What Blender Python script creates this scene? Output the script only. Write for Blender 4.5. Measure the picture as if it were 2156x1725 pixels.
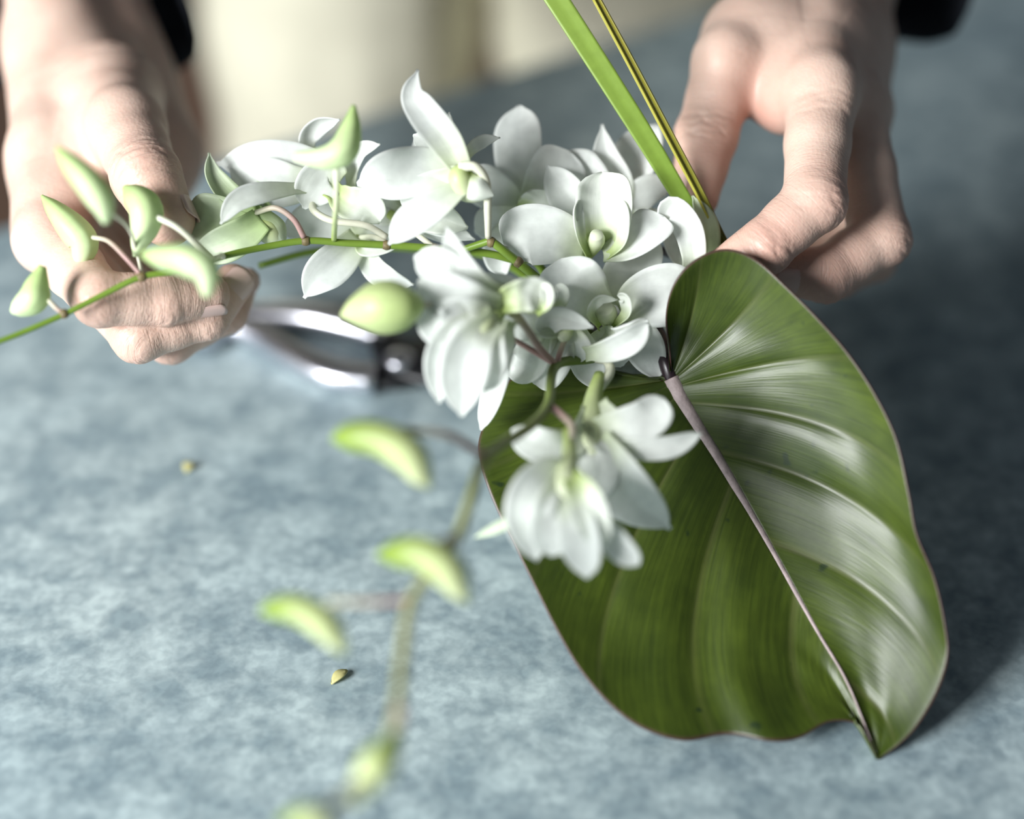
import bpy, bmesh, math, random
import numpy as np
from mathutils import Vector, Matrix, noise

for o in list(bpy.data.objects):
    bpy.data.objects.remove(o)
scene = bpy.context.scene
C = scene.collection
random.seed(7)

# ------------------------------------------------------------------ camera
FPX = 2156 * 60.0 / 36.0
TZ = 0.75                      # table top height
CAMZ = TZ + 0.406
PITCH = math.radians(38.0)
cam_data = bpy.data.cameras.new('camera')
cam = bpy.data.objects.new('camera', cam_data)
C.objects.link(cam)
cam.location = (0, 0, CAMZ)
cam.rotation_euler = (math.pi / 2 - PITCH, 0, 0)
cam_data.sensor_fit = 'HORIZONTAL'
cam_data.sensor_width = 36
cam_data.lens = 60
cam_data.clip_start = 0.02
cam_data.dof.use_dof = True
cam_data.dof.focus_distance = 0.551
cam_data.dof.aperture_fstop = 2.15
scene.camera = cam

# ------------------------------------------------------------------ world, light, exposure
world = bpy.data.worlds.new('world')
scene.world = world
world.use_nodes = True
bg = world.node_tree.nodes['Background']
bg.inputs[0].default_value = (0.72, 0.86, 1.0, 1)
bg.inputs[1].default_value = 0.085

def area_light(name, loc, target, sx, sy, power, col):
    l = bpy.data.lights.new(name, 'AREA')
    l.shape = 'RECTANGLE'
    l.size, l.size_y, l.energy, l.color = sx, sy, power, col
    o = bpy.data.objects.new(name, l)
    C.objects.link(o)
    o.location = loc
    d = Vector(target) - Vector(loc)
    o.rotation_euler = d.to_track_quat('-Z', 'Y').to_euler()
    return o
area_light('window_light', (-0.95, -0.36, 1.38), (0.0, 0.45, 0.80), 0.52, 0.56, 43, (0.97, 0.99, 1.0))

scene.view_settings.view_transform = 'Standard'
scene.view_settings.look = 'None'
scene.view_settings.gamma = 1
scene.view_settings.use_curve_mapping = False
scene.view_settings.exposure = 0.1

# ------------------------------------------------------------------ helpers
FW = Vector((0, math.cos(PITCH), -math.sin(PITCH)))
UP = Vector((0, math.sin(PITCH), math.cos(PITCH)))
RT = Vector((1, 0, 0))
CAM = Vector((0, 0, CAMZ))

def P(px, py, d):
    """photo pixel + distance in front of the camera -> world point"""
    px, py, d = float(px), float(py), float(d)
    return CAM + d * (FW + RT * ((px - 1078) / FPX) + UP * ((862.5 - py) / FPX))

def T(px, py, h=0.0):
    """photo pixel -> point at height h above the table top"""
    r = FW + RT * ((px - 1078) / FPX) + UP * ((862.5 - py) / FPX)
    return CAM + r * ((TZ + h - CAMZ) / r.z)

def M(w, d=0.55):
    return float(w) / FPX * float(d)

def empty(name, loc=(0, 0, 0), parent=None):
    o = bpy.data.objects.new(name, None)
    o.empty_display_size = 0.02
    C.objects.link(o)
    o.location = loc
    if parent:
        o.parent = parent
    return o

def tag(o, label, cat, group=None, kind=None):
    if label: o['label'] = label
    if cat: o['category'] = cat
    if group: o['group'] = group
    if kind: o['kind'] = kind
    return o

def root_of(o):
    while o.parent: o = o.parent
    return o

def mesh_obj(name, verts, faces, mat, parent=None, smooth=True, tint=None):
    """verts in world space; object origin follows the (unrotated) parent chain"""
    off = Vector((0, 0, 0))
    p = parent
    while p:
        off += p.location
        p = p.parent
    me = bpy.data.meshes.new(name)
    if isinstance(verts, np.ndarray):
        vv = (verts - np.array(off)).tolist()
    else:
        vv = [tuple(Vector(v) - off) for v in verts]
    fl = faces.tolist() if isinstance(faces, np.ndarray) else faces
    me.from_pydata(vv, [], fl)
    me.update()
    if smooth:
        me.polygons.foreach_set('use_smooth', [True] * len(me.polygons))
    if tint is not None:
        a = me.attributes.new('tint', 'FLOAT', 'POINT')
        a.data.foreach_set('value', np.asarray(tint, dtype=np.float32))
    me.materials.append(mat)
    o = bpy.data.objects.new(name, me)
    C.objects.link(o)
    if parent:
        o.parent = parent
    return o

def fix_normals(o):
    bm = bmesh.new()
    bm.from_mesh(o.data)
    bmesh.ops.recalc_face_normals(bm, faces=bm.faces)
    bm.to_mesh(o.data)
    bm.free()
    return o

def cr(pts, n):
    """Catmull-Rom resample of a list of vectors (any dimension) to n points"""
    a = np.array([list(p) for p in pts], dtype=float)
    m = len(a)
    if m == 2:
        t = np.linspace(0, 1, n)[:, None]
        return a[0] * (1 - t) + a[1] * t
    ext = np.vstack([2 * a[0] - a[1], a, 2 * a[-1] - a[-2]])
    ts = np.linspace(0, m - 1, n)
    i = np.minimum(ts.astype(int), m - 2)
    f = (ts - i)[:, None]
    p0, p1, p2, p3 = ext[i], ext[i + 1], ext[i + 2], ext[i + 3]
    return 0.5 * ((2 * p1) + (-p0 + p2) * f + (2 * p0 - 5 * p1 + 4 * p2 - p3) * f ** 2 + (-p0 + 3 * p1 - 3 * p2 + p3) * f ** 3)

def tube_data(pts, radii, seg=10, n=None, flat=1.0, cap=True):
    """tube along pts; radii per point; returns verts, faces, t-value"""
    n = n or max(8, len(pts) * 5)
    c = cr(pts, n)
    r = cr([[x] for x in radii], n)[:, 0]
    r = np.maximum(r, 1e-5)
    V, F, tv = [], [], []
    prev = None
    for k in range(n):
        tg = Vector(c[min(k + 1, n - 1)] - c[max(k - 1, 0)]).normalized()
        if prev is None:
            a = tg.orthogonal().normalized()
        else:
            a = (prev - tg * prev.dot(tg)).normalized()
        prev = a
        b = tg.cross(a)
        for j in range(seg):
            th = 2 * math.pi * j / seg
            V.append(Vector(c[k]) + (a * math.cos(th) + b * math.sin(th) * flat) * r[k])
            tv.append(k / (n - 1))
    for k in range(n - 1):
        for j in range(seg):
            j2 = (j + 1) % seg
            F.append((k * seg + j, k * seg + j2, (k + 1) * seg + j2, (k + 1) * seg + j))
    if cap:
        F.append(tuple(range(seg))[::-1])
        F.append(tuple((n - 1) * seg + j for j in range(seg)))
    return V, F, tv

def tube(name, pts, radii, mat, parent=None, **kw):
    V, F, tv = tube_data(pts, radii, **kw)
    return mesh_obj(name, V, F, mat, parent, tint=tv)

# ------------------------------------------------------------------ materials
def new_mat(name):
    m = bpy.data.materials.new(name)
    m.use_nodes = True
    nt = m.node_tree
    b = nt.nodes['Principled BSDF']
    return m, nt, b

def N(nt, kind, **kw):
    n = nt.nodes.new(kind)
    for k, v in kw.items():
        setattr(n, k, v)
    return n

def ramp(nt, stops, src=None, interp='LINEAR'):
    r = nt.nodes.new('ShaderNodeValToRGB')
    r.color_ramp.interpolation = interp
    els = r.color_ramp.elements
    while len(els) < len(stops): els.new(0.5)
    for e, (p, c) in zip(els, stops):
        e.position = p
        e.color = c if len(c) == 4 else (*c, 1)
    if src is not None: nt.links.new(src, r.inputs[0])
    return r

def noise_tex(nt, scale, detail=4, rough=0.55, vec=None, dist=0.0):
    n = nt.nodes.new('ShaderNodeTexNoise')
    n.inputs['Scale'].default_value = scale
    n.inputs['Detail'].default_value = detail
    n.inputs['Roughness'].default_value = rough
    n.inputs['Distortion'].default_value = dist
    if vec is not None: nt.links.new(vec, n.inputs['Vector'])
    return n

def geo_pos(nt):
    return nt.nodes.new('ShaderNodeNewGeometry').outputs['Position']

def bump(nt, b, h, strength, dist):
    bn = nt.nodes.new('ShaderNodeBump')
    bn.inputs['Strength'].default_value = strength
    bn.inputs['Distance'].default_value = dist
    nt.links.new(h, bn.inputs['Height'])
    nt.links.new(bn.outputs[0], b.inputs['Normal'])
    return bn

def mix_col(nt, fac, a, b, mode='MIX'):
    m = nt.nodes.new('ShaderNodeMix')
    m.data_type = 'RGBA'
    m.blend_type = mode
    for sock, val in ((m.inputs['Factor'], fac), (m.inputs['A'], a), (m.inputs['B'], b)):
        pass
    ins = {'f': m.inputs[0], 'a': m.inputs[6], 'b': m.inputs[7]}
    for k, val in (('f', fac), ('a', a), ('b', b)):
        if hasattr(val, 'is_linked') or isinstance(val, bpy.types.NodeSocket):
            nt.links.new(val, ins[k])
        elif k == 'f':
            ins[k].default_value = val
        else:
            ins[k].default_value = (*val, 1) if len(val) == 3 else val
    return m.outputs[2]

def attr(nt, name):
    a = nt.nodes.new('ShaderNodeAttribute')
    a.attribute_name = name
    return a.outputs['Fac']

def add_translucent(nt, b, col, fac):
    """thin plant tissue: part of the light passes through"""
    out = nt.nodes['Material Output']
    tr = nt.nodes.new('ShaderNodeBsdfTranslucent')
    if isinstance(col, bpy.types.NodeSocket):
        nt.links.new(col, tr.inputs[0])
    else:
        tr.inputs[0].default_value = (*col, 1)
    mx = nt.nodes.new('ShaderNodeMixShader')
    mx.inputs[0].default_value = fac
    nt.links.new(b.outputs[0], mx.inputs[1])
    nt.links.new(tr.outputs[0], mx.inputs[2])
    nt.links.new(mx.outputs[0], out.inputs[0])

def mat_zinc():
    m, nt, b = new_mat('weathered_zinc')
    p = geo_pos(nt)
    n1 = noise_tex(nt, 9, 5, 0.6, p, 0.4)
    n2 = noise_tex(nt, 70, 3, 0.55, p, 0.25)
    n3 = noise_tex(nt, 240, 2, 0.5, p, 0.2)
    r1 = ramp(nt, [(0.30, (0.268, 0.350, 0.385)), (0.70, (0.375, 0.460, 0.478))], n1.outputs[0])
    r2 = ramp(nt, [(0.36, (0.71, 0.75, 0.78)), (0.51, (1.0, 1.0, 1.0)), (0.67, (1.35, 1.32, 1.29))], n2.outputs[0])
    r3 = ramp(nt, [(0.38, (0.74, 0.76, 0.77)), (0.62, (1.22, 1.2, 1.17))], n3.outputs[0])
    c = mix_col(nt, 1.0, r1.outputs[0], r2.outputs[0], 'MULTIPLY')
    c = mix_col(nt, 0.5, c, r3.outputs[0], 'MULTIPLY')
    nt.links.new(c, b.inputs['Base Color'])
    rr = ramp(nt, [(0.3, (0.55,) * 3), (0.7, (0.42,) * 3)], n2.outputs[0])
    nt.links.new(rr.outputs[0], b.inputs['Roughness'])
    b.inputs['Metallic'].default_value = 0.12
    bump(nt, b, n3.outputs[0], 0.12, 0.0006)
    return m

def mat_simple(name, col, rough=0.5, metal=0.0, nscale=0, namp=0.2, bscale=0, bstr=0.2, bdist=0.0005, spec=0.5):
    m, nt, b = new_mat(name)
    b.inputs['Roughness'].default_value = rough
    b.inputs['Metallic'].default_value = metal
    b.inputs['Specular IOR Level'].default_value = spec
    b.inputs['Base Color'].default_value = (*col, 1)
    if nscale:
        n = noise_tex(nt, nscale, 5, 0.6, geo_pos(nt), 0.3)
        r = ramp(nt, [(0.3, tuple(x * (1 - namp) for x in col)), (0.7, tuple(x * (1 + namp) for x in col))], n.outputs[0])
        nt.links.new(r.outputs[0], b.inputs['Base Color'])
    if bscale:
        n = noise_tex(nt, bscale, 4, 0.6, geo_pos(nt))
        bump(nt, b, n.outputs[0], bstr, bdist)
    return m

def mat_tissue(name, base, tip, rough=0.42, trans=0.3, tcol=None, stops=(0.0, 0.45), streak=True, spec=0.4):
    """petal / bud / stem tissue: colour runs along the organ (attribute tint: 0 base, 1 tip)"""
    m, nt, b = new_mat(name)
    t = attr(nt, 'tint')
    r = ramp(nt, [(stops[0], base), (stops[1], tip)], t)
    n = noise_tex(nt, 260, 3, 0.5, geo_pos(nt))
    k = ramp(nt, [(0.3, (0.93,) * 3), (0.7, (1.05,) * 3)], n.outputs[0])
    c = mix_col(nt, 1.0, r.outputs[0], k.outputs[0], 'MULTIPLY')
    nt.links.new(c, b.inputs['Base Color'])
    b.inputs['Roughness'].default_value = rough
    b.inputs['Specular IOR Level'].default_value = spec
    pv = nt.nodes.new('ShaderNodeAttribute'); pv.attribute_name = 'puv'
    sn = noise_tex(nt, 1.0, 3, 0.6, pv.outputs['Vector'])
    hs = nt.nodes.new('ShaderNodeMath'); hs.operation = 'MULTIPLY_ADD'; hs.inputs[1].default_value = 2.0
    nt.links.new(sn.outputs[0], hs.inputs[0]); nt.links.new(n.outputs[0], hs.inputs[2])
    bump(nt, b, hs.outputs[0], 0.16, 0.0003)
    add_translucent(nt, b, c if tcol is None else tcol, trans)
    return m

def mat_skin():
    m, nt, b = new_mat('skin')
    p = geo_pos(nt)
    t = attr(nt, 'tint')
    n1 = noise_tex(nt, 60, 4, 0.6, p)
    base = ramp(nt, [(0.3, (0.62, 0.43, 0.345)), (0.7, (0.71, 0.525, 0.43))], n1.outputs[0])
    c = mix_col(nt, t, base.outputs[0], (0.52, 0.24, 0.185))
    nt.links.new(c, b.inputs['Base Color'])
    b.inputs['Roughness'].default_value = 0.46
    b.inputs['Specular IOR Level'].default_value = 0.45
    b.inputs['Subsurface Weight'].default_value = 0.22
    b.inputs['Subsurface Radius'].default_value = (1.0, 0.35, 0.2)
    b.inputs['Subsurface Scale'].default_value = 0.0035
    v = nt.nodes.new('ShaderNodeTexVoronoi')
    v.inputs['Scale'].default_value = 900
    nt.links.new(p, v.inputs['Vector'])
    n2 = noise_tex(nt, 420, 4, 0.6, p)
    ad = nt.nodes.new('ShaderNodeMath')
    ad.operation = 'ADD'
    nt.links.new(v.outputs['Distance'], ad.inputs[0])
    nt.links.new(n2.outputs[0], ad.inputs[1])
    wv = nt.nodes.new('ShaderNodeAttribute'); wv.attribute_name = 'wr'
    wn = noise_tex(nt, 1.0, 2, 0.5, wv.outputs['Vector'], 0.15)
    rg = nt.nodes.new('ShaderNodeMath'); rg.operation = 'SUBTRACT'; rg.inputs[1].default_value = 0.5
    nt.links.new(wn.outputs[0], rg.inputs[0])
    ab = nt.nodes.new('ShaderNodeMath'); ab.operation = 'ABSOLUTE'
    nt.links.new(rg.outputs[0], ab.inputs[0])
    cl = nt.nodes.new('ShaderNodeMath'); cl.operation = 'MINIMUM'; cl.inputs[1].default_value = 0.07
    nt.links.new(ab.outputs[0], cl.inputs[0])
    mm = nt.nodes.new('ShaderNodeMath'); mm.operation = 'MULTIPLY'
    nt.links.new(cl.outputs[0], mm.inputs[0]); nt.links.new(attr(nt, 'wm'), mm.inputs[1])
    b1 = bump(nt, b, ad.outputs[0], 0.16, 0.0005)
    b2 = nt.nodes.new('ShaderNodeBump')
    b2.inputs['Strength'].default_value = 0.3; b2.inputs['Distance'].default_value = 0.006
    nt.links.new(mm.outputs[0], b2.inputs['Height']); nt.links.new(b1.outputs[0], b2.inputs['Normal'])
    nt.links.new(b2.outputs[0], b.inputs['Normal'])
    return m

def mat_leaf():
    m, nt, b = new_mat('philodendron_leaf')
    uv = nt.nodes.new('ShaderNodeUVMap')
    uv.uv_map = 'veins'
    sep = nt.nodes.new('ShaderNodeSeparateXYZ')
    nt.links.new(uv.outputs[0], sep.inputs[0])
    # fine streaks run along the side veins (constant s)
    mp = nt.nodes.new('ShaderNodeMapping')
    mp.inputs['Scale'].default_value = (170, 3.0, 1)
    nt.links.new(uv.outputs[0], mp.inputs[0])
    st = noise_tex(nt, 1.0, 3, 0.6, mp.outputs[0])
    blot = noise_tex(nt, 38, 4, 0.6, geo_pos(nt))
    r1 = ramp(nt, [(0.3, (0.029, 0.049, 0.004)), (0.7, (0.064, 0.096, 0.009))], blot.outputs[0])
    r2 = ramp(nt, [(0.35, (0.72, 0.74, 0.7)), (0.65, (1.25, 1.22, 1.2))], st.outputs[0])
    c = mix_col(nt, 0.8, r1.outputs[0], r2.outputs[0], 'MULTIPLY')
    vein = attr(nt, 'tint')
    c = mix_col(nt, vein, c, (0.20, 0.19, 0.085))
    spots = noise_tex(nt, 130, 2, 0.5, geo_pos(nt))
    sr = ramp(nt, [(0.70, (0, 0, 0)), (0.76, (1, 1, 1))], spots.outputs[0])
    c = mix_col(nt, sr.outputs[0], c, (0.018, 0.035, 0.008))
    edge = attr(nt, 'edge')
    c = mix_col(nt, edge, c, (0.075, 0.025, 0.03))
    nt.links.new(c, b.inputs['Base Color'])
    b.inputs['Roughness'].default_value = 0.40
    b.inputs['Specular IOR Level'].default_value = 0.55
    h = nt.nodes.new('ShaderNodeMath')
    h.operation = 'ADD'
    nt.links.new(st.outputs[0], h.inputs[0])
    nt.links.new(blot.outputs[0], h.inputs[1])
    bump(nt, b, h.outputs[0], 0.16, 0.0006)
    add_translucent(nt, b, (0.13, 0.20, 0.015), 0.14)
    return m

ZINC = mat_zinc()
SKIN = mat_skin()
LEAF = mat_leaf()
PETAL = mat_tissue('white_orchid_petal', (0.74, 0.80, 0.60), (0.90, 0.92, 0.89), trans=0.5, spec=.3, stops=(0.0, 0.4))
PETALG = mat_tissue('pale_green_orchid_petal', (0.46, 0.60, 0.26), (0.72, 0.80, 0.62), trans=0.34, stops=(0.0, 0.8))
LIP = mat_tissue('orchid_lip', (0.52, 0.64, 0.22), (0.88, 0.91, 0.84), trans=0.4, stops=(0.05, 0.5))
COLUMN = mat_tissue('orchid_column', (0.48, 0.60, 0.16), (0.78, 0.82, 0.62), trans=0.2, stops=(0.0, 0.9))
BUD = mat_tissue('green_orchid_bud', (0.52, 0.68, 0.28), (0.72, 0.84, 0.52), trans=0.25, stops=(0.1, 0.8))
BUDP = mat_tissue('pale_yellow_green_orchid_bud', (0.62, 0.70, 0.36), (0.50, 0.62, 0.24), trans=0.25, stops=(0.2, 0.9))
BUDY = mat_tissue('yellow_green_orchid_bud', (0.25, 0.36, 0.05), (0.80, 0.86, 0.50), trans=0.2, stops=(0.25, 0.8))
STEM = mat_tissue('green_orchid_stem', (0.135, 0.225, 0.025), (0.16, 0.25, 0.03), trans=0.06)
STEMO = mat_tissue('olive_orchid_stem', (0.13, 0.20, 0.03), (0.30, 0.30, 0.13), trans=0.05, stops=(0.1, 0.7))
PEDI = mat_tissue('pink_pedicel', (0.42, 0.26, 0.24), (0.62, 0.62, 0.45), trans=0.08, stops=(0.3, 1.0))
PEDW = mat_tissue('cream_pedicel', (0.62, 0.60, 0.48), (0.78, 0.80, 0.62), trans=0.1, stops=(0.0, 1.0))
NODE = mat_simple('brown_stem_node', (0.16, 0.12, 0.05), 0.6, nscale=500, namp=0.3)
PETIOLE = mat_simple('dark_purple_petiole', (0.022, 0.012, 0.016), 0.3)
MIDRIB = mat_simple('midrib', (0.36, 0.285, 0.28), 0.55, nscale=300, namp=0.25, bscale=900, bstr=0.4)
GRASS = mat_tissue('green_grass_blade', (0.17, 0.29, 0.03), (0.29, 0.40, 0.085), trans=0.15, stops=(0.0, 1.0))
GRASSO = mat_tissue('olive_grass_blade', (0.12, 0.13, 0.015), (0.30, 0.25, 0.03), trans=0.1, stops=(0.0, 1.0))
GRASSL = mat_tissue('yellow_grass_edge', (0.40, 0.40, 0.05), (0.45, 0.42, 0.07), trans=0.1)
CONCRETE = mat_simple('concrete', (0.33, 0.36, 0.31), 0.8, nscale=220, namp=0.3, bscale=600, bstr=0.3)
SOIL = mat_simple('vase_inside', (0.03, 0.025, 0.03), 0.8)
CLOTH = mat_simple('dark_navy_cloth', (0.010, 0.012, 0.017), 0.85, nscale=400, namp=0.4, bscale=900, bstr=0.4, spec=0.2)
TROUSER = mat_simple('cream_cotton', (0.70, 0.68, 0.54), 0.9, nscale=30, namp=0.1, bscale=700, bstr=0.3, spec=0.2)
HAIR = mat_simple('dark_hair', (0.03, 0.02, 0.014), 0.5)
FLOOR = mat_simple('brown_floor', (0.36, 0.215, 0.145), 0.55, nscale=2.5, namp=0.35)
STEEL = mat_simple('brushed_steel', (0.72, 0.72, 0.78), 0.30, metal=1.0, nscale=300, namp=0.06)
BLACK = mat_simple('black_metal', (0.012, 0.012, 0.014), 0.38)
NAIL = mat_simple('fingernail', (0.66, 0.47, 0.42), 0.28, spec=0.6)
SCRAP = mat_simple('dried_plant_scrap', (0.50, 0.47, 0.20), 0.7)

# ------------------------------------------------------------------ large structure: floor and table
fl = mesh_obj('floor', [(-4, -2, 0), (4, -2, 0), (4, 6, 0), (-4, 6, 0), (-4, -2, -.05), (4, -2, -.05), (4, 6, -.05), (-4, 6, -.05)],
              [(0, 1, 2, 3), (7, 6, 5, 4), (0, 4, 5, 1), (1, 5, 6, 2), (2, 6, 7, 3), (3, 7, 4, 0)], FLOOR, smooth=False)
fl['kind'] = 'structure'

E0 = T(0, 478); E1 = T(1560, -5)
ED = (E1 - E0).normalized()
EN = Vector((ED.y, -ED.x, 0))
def box_on(a, b, c, d, z0, z1):
    """box between edge coordinates a..b along the table edge and c..d inward"""
    v = []
    for z in (z0, z1):
        for s, t in ((a, c), (b, c), (b, d), (a, d)):
            q = Vector((E0.x, E0.y, 0)) + ED * s + EN * t
            v.append((q.x, q.y, z))
    f = [(3, 2, 1, 0), (4, 5, 6, 7), (0, 1, 5, 4), (1, 2, 6, 5), (2, 3, 7, 6), (3, 0, 4, 7)]
    return v, f
tb = empty('table', (E0.x + .3, E0.y - .4, 0))
tag(tb, 'large table with a mottled blue grey zinc top under the orchids', 'table')
v, f = box_on(-0.9, 1.35, 0, 1.25, TZ - 0.03, TZ)
top = mesh_obj('tabletop', v, f, ZINC, tb, smooth=False)
bv = top.modifiers.new('edge', 'BEVEL'); bv.width = 0.004; bv.segments = 3
for s in (-0.82, 1.22):
    for t in (0.06, 1.13):
        v, f = box_on(s, s + 0.06, t, t + 0.06, 0, TZ - 0.03)
        mesh_obj('leg', v, f, BLACK, tb, smooth=False)

# ------------------------------------------------------------------ signed-distance modelling for hands
def rc_sdf(X, Y, Z, a, b, r1, r2):
    """round cone (tapered capsule)"""
    ba = b - a
    l2 = float(ba @ ba)
    rr = r1 - r2
    a2 = l2 - rr * rr
    il2 = 1.0 / l2
    px, py, pz = X - a[0], Y - a[1], Z - a[2]
    y = px * ba[0] + py * ba[1] + pz * ba[2]
    z = y - l2
    pp = px * px + py * py + pz * pz
    x2 = np.maximum(pp * l2 * l2 - y * y * l2, 0)   # |p*l2 - ba*y|^2
    y2 = y * y * l2
    z2 = z * z * l2
    k = np.sign(rr) * rr * rr * x2
    c1 = np.sign(z) * a2 * z2 > k
    c2 = np.sign(y) * a2 * y2 < k
    d = (np.sqrt(x2 * a2 * il2) + y * rr) * il2 - r1
    d = np.where(c2, np.sqrt(x2 + y2) * il2 - r1, d)
    d = np.where(c1, np.sqrt(x2 + z2) * il2 - r2, d)
    return d

def smin(a, b, k):
    h = np.maximum(k - np.abs(a - b), 0) / k
    return np.minimum(a, b) - h * h * k * 0.25

class Field:
    def __init__(self, lo, hi, h):
        self.lo = np.array(lo, dtype=np.float64); self.h = h
        self.n = np.ceil((np.array(hi) - self.lo) / h).astype(int) + 1
        self.d = np.full(self.n, 0.05, dtype=np.float32)
    def block(self, pts, rad):
        p = np.array(pts)
        a = np.floor((p.min(0) - rad - self.lo) / self.h).astype(int)
        b = np.ceil((p.max(0) + rad - self.lo) / self.h).astype(int) + 1
        a = np.clip(a, 0, self.n); b = np.clip(b, 0, self.n)
        ax = [(self.lo[i] + self.h * np.arange(a[i], b[i])).astype(np.float32) for i in range(3)]
        X, Y, Z = np.meshgrid(*ax, indexing='ij', sparse=True)
        return tuple(slice(a[i], b[i]) for i in range(3)), X, Y, Z
    def add(self, pts, radii, k):
        """blend a tapered chain into the field"""
        for i in range(len(pts) - 1):
            a, b = np.array(pts[i]), np.array(pts[i + 1])
            s, X, Y, Z = self.block([a, b], max(radii[i], radii[i + 1]) + 0.012)
            self.d[s] = smin(self.d[s], rc_sdf(X, Y, Z, a, b, radii[i], radii[i + 1]), k)
    def chain(self, pts, radii, k, m=0.012):
        s, X, Y, Z = self.block(pts, max(radii) + m)
        d = None
        for i in range(len(pts) - 1):
            q = rc_sdf(X, Y, Z, np.array(pts[i]), np.array(pts[i + 1]), radii[i], radii[i + 1])
            d = q if d is None else smin(d, q, k)
        return s, d
    def surface(self):
        """naive surface nets"""
        d = self.d
        ins = d < 0
        nx, ny, nz = d.shape
        cnt = np.zeros((nx - 1, ny - 1, nz - 1), dtype=np.int8)
        for dx in (0, 1):
            for dy in (0, 1):
                for dz in (0, 1):
                    cnt += ins[dx:nx - 1 + dx, dy:ny - 1 + dy, dz:nz - 1 + dz]
        act = np.argwhere((cnt > 0) & (cnt < 8))
        idx = np.full(cnt.shape, -1, dtype=np.int32)
        idx[tuple(act.T)] = np.arange(len(act))
        acc = np.zeros((len(act), 3)); num = np.zeros(len(act))
        corners = [(x, y, z) for x in (0, 1) for y in (0, 1) for z in (0, 1)]
        for c0 in corners:
            for ax in range(3):
                if c0[ax]: continue
                c1 = list(c0); c1[ax] = 1
                v0 = d[tuple((act + c0).T)].astype(float); v1 = d[tuple((act + c1).T)].astype(float)
                cross = (v0 < 0) != (v1 < 0)
                t = np.where(cross, v0 / np.where(v0 == v1, 1, v0 - v1), 0)
                p = np.tile(np.array(c0, dtype=float), (len(act), 1)); p[:, ax] += t
                acc[cross] += p[cross]; num[cross] += 1
        V = self.lo + (act + acc / num[:, None]) * self.h
        F = []
        for ax in range(3):
            u, w = (ax + 1) % 3, (ax + 2) % 3
            sl0 = [slice(None)] * 3; sl1 = [slice(None)] * 3
            sl0[ax] = slice(0, -1); sl1[ax] = slice(1, None)
            ch = np.argwhere(ins[tuple(sl0)] != ins[tuple(sl1)])
            ch = ch[(ch[:, u] > 0) & (ch[:, w] > 0) & (ch[:, u] < d.shape[u] - 1) & (ch[:, w] < d.shape[w] - 1)]
            def cell(du, dw):
                q = ch.copy(); q[:, u] -= du; q[:, w] -= dw
                return idx[tuple(q.T)]
            quad = np.stack([cell(1, 1), cell(0, 1), cell(0, 0), cell(1, 0)], 1)
            flip = ~ins[tuple(ch.T)]
            quad[flip] = quad[flip][:, ::-1]
            F.append(quad)
        return V, np.vstack(F)

def v_normals(V, F):
    n = np.cross(V[F[:, 2]] - V[F[:, 0]], V[F[:, 3]] - V[F[:, 1]])
    vn = np.zeros_like(V)
    for i in range(4):
        for c in range(3):
            vn[:, c] += np.bincount(F[:, i], n[:, c], len(V))
    return vn / (np.linalg.norm(vn, axis=1)[:, None] + 1e-12)

def pp(*q):
    return np.array(P(*q))

class Hand:
    def __init__(self):
        self.palm = []; self.fingers = []; self.creases = []; self.red = []; self.bumps = []; self.joints = []
    def build(self, h):
        allp = [p for pts, r, k in self.palm for p in pts] + [p for pts, r in self.fingers for p in pts]
        allp = np.array(allp)
        fd = Field(allp.min(0) - 0.03, allp.max(0) + 0.03, h)
        for pts, r, k in self.palm:
            fd.add(pts, r, k)
        base = fd.d.copy()
        for pts, r in self.fingers:
            s, d = fd.chain(pts, r, 0.0028)
            cand = smin(base[s], d.astype(np.float32), 0.0055)
            fd.d[s] = smin(fd.d[s], cand, 0.0007)
        V, F = fd.surface()
        vn = v_normals(V, F)
        disp = np.zeros(len(V)); tint = np.zeros(len(V))
        for c, ax, dorsal, R, offs, w, dep in self.creases:
            rel = V - c
            s = rel @ ax
            dist = np.linalg.norm(rel, axis=1)
            side = np.cross(ax, dorsal)
            lat = rel @ side
            mask = (dist < R * 2.4) * np.clip((rel @ dorsal) / R * 2.0 + 0.5, 0, 1)
            mask = mask * np.clip(1.25 - np.abs(lat) / R, 0, 1)
            for q, o in enumerate(offs):
                wob = 0.0007 * np.sin(lat * 420 + q * 2.1) + 0.0004 * np.sin(lat * 1100 + q) + o + 0.35 * o * (lat / R) ** 2
                disp -= dep * mask * np.exp(-((s - wob) / w) ** 2)
        for c, R, amp in self.bumps:
            dist = np.linalg.norm(V - c, axis=1)
            disp += amp * np.exp(-(dist / R) ** 2)
        for c, R, amp in self.red:
            dist = np.linalg.norm(V - c, axis=1)
            tint = np.maximum(tint, amp * np.exp(-(dist / R) ** 2))
        wr_ = np.zeros((len(V), 3)); wm = np.zeros(len(V)); best = np.full(len(V), 1e3)
        for js in self.joints:
            run = 0.0
            for a, b in zip(js[:-1], js[1:]):
                L = np.linalg.norm(b - a); ax = (b - a) / L
                s = (V - a) @ ax
                dd = np.linalg.norm(V - a - np.clip(s, 0, L)[:, None] * ax, axis=1)
                near = dd < best
                best[near] = dd[near]
                wr_[near, 0] = (run + s[near]) * 700
                run += L
            for j in js[1:-1]:
                dist = np.linalg.norm(V - j, axis=1)
                wm = np.maximum(wm, np.exp(-(dist / .015) ** 2))
        wr_[:, 1] = V[:, 0] * 90 + V[:, 1] * 70; wr_[:, 2] = V[:, 2] * 90
        self.wr, self.wm = wr_, wm
        V = V + vn * disp[:, None]
        return V, F, tint

def unit(v): return v / (np.linalg.norm(v) + 1e-12)

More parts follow.
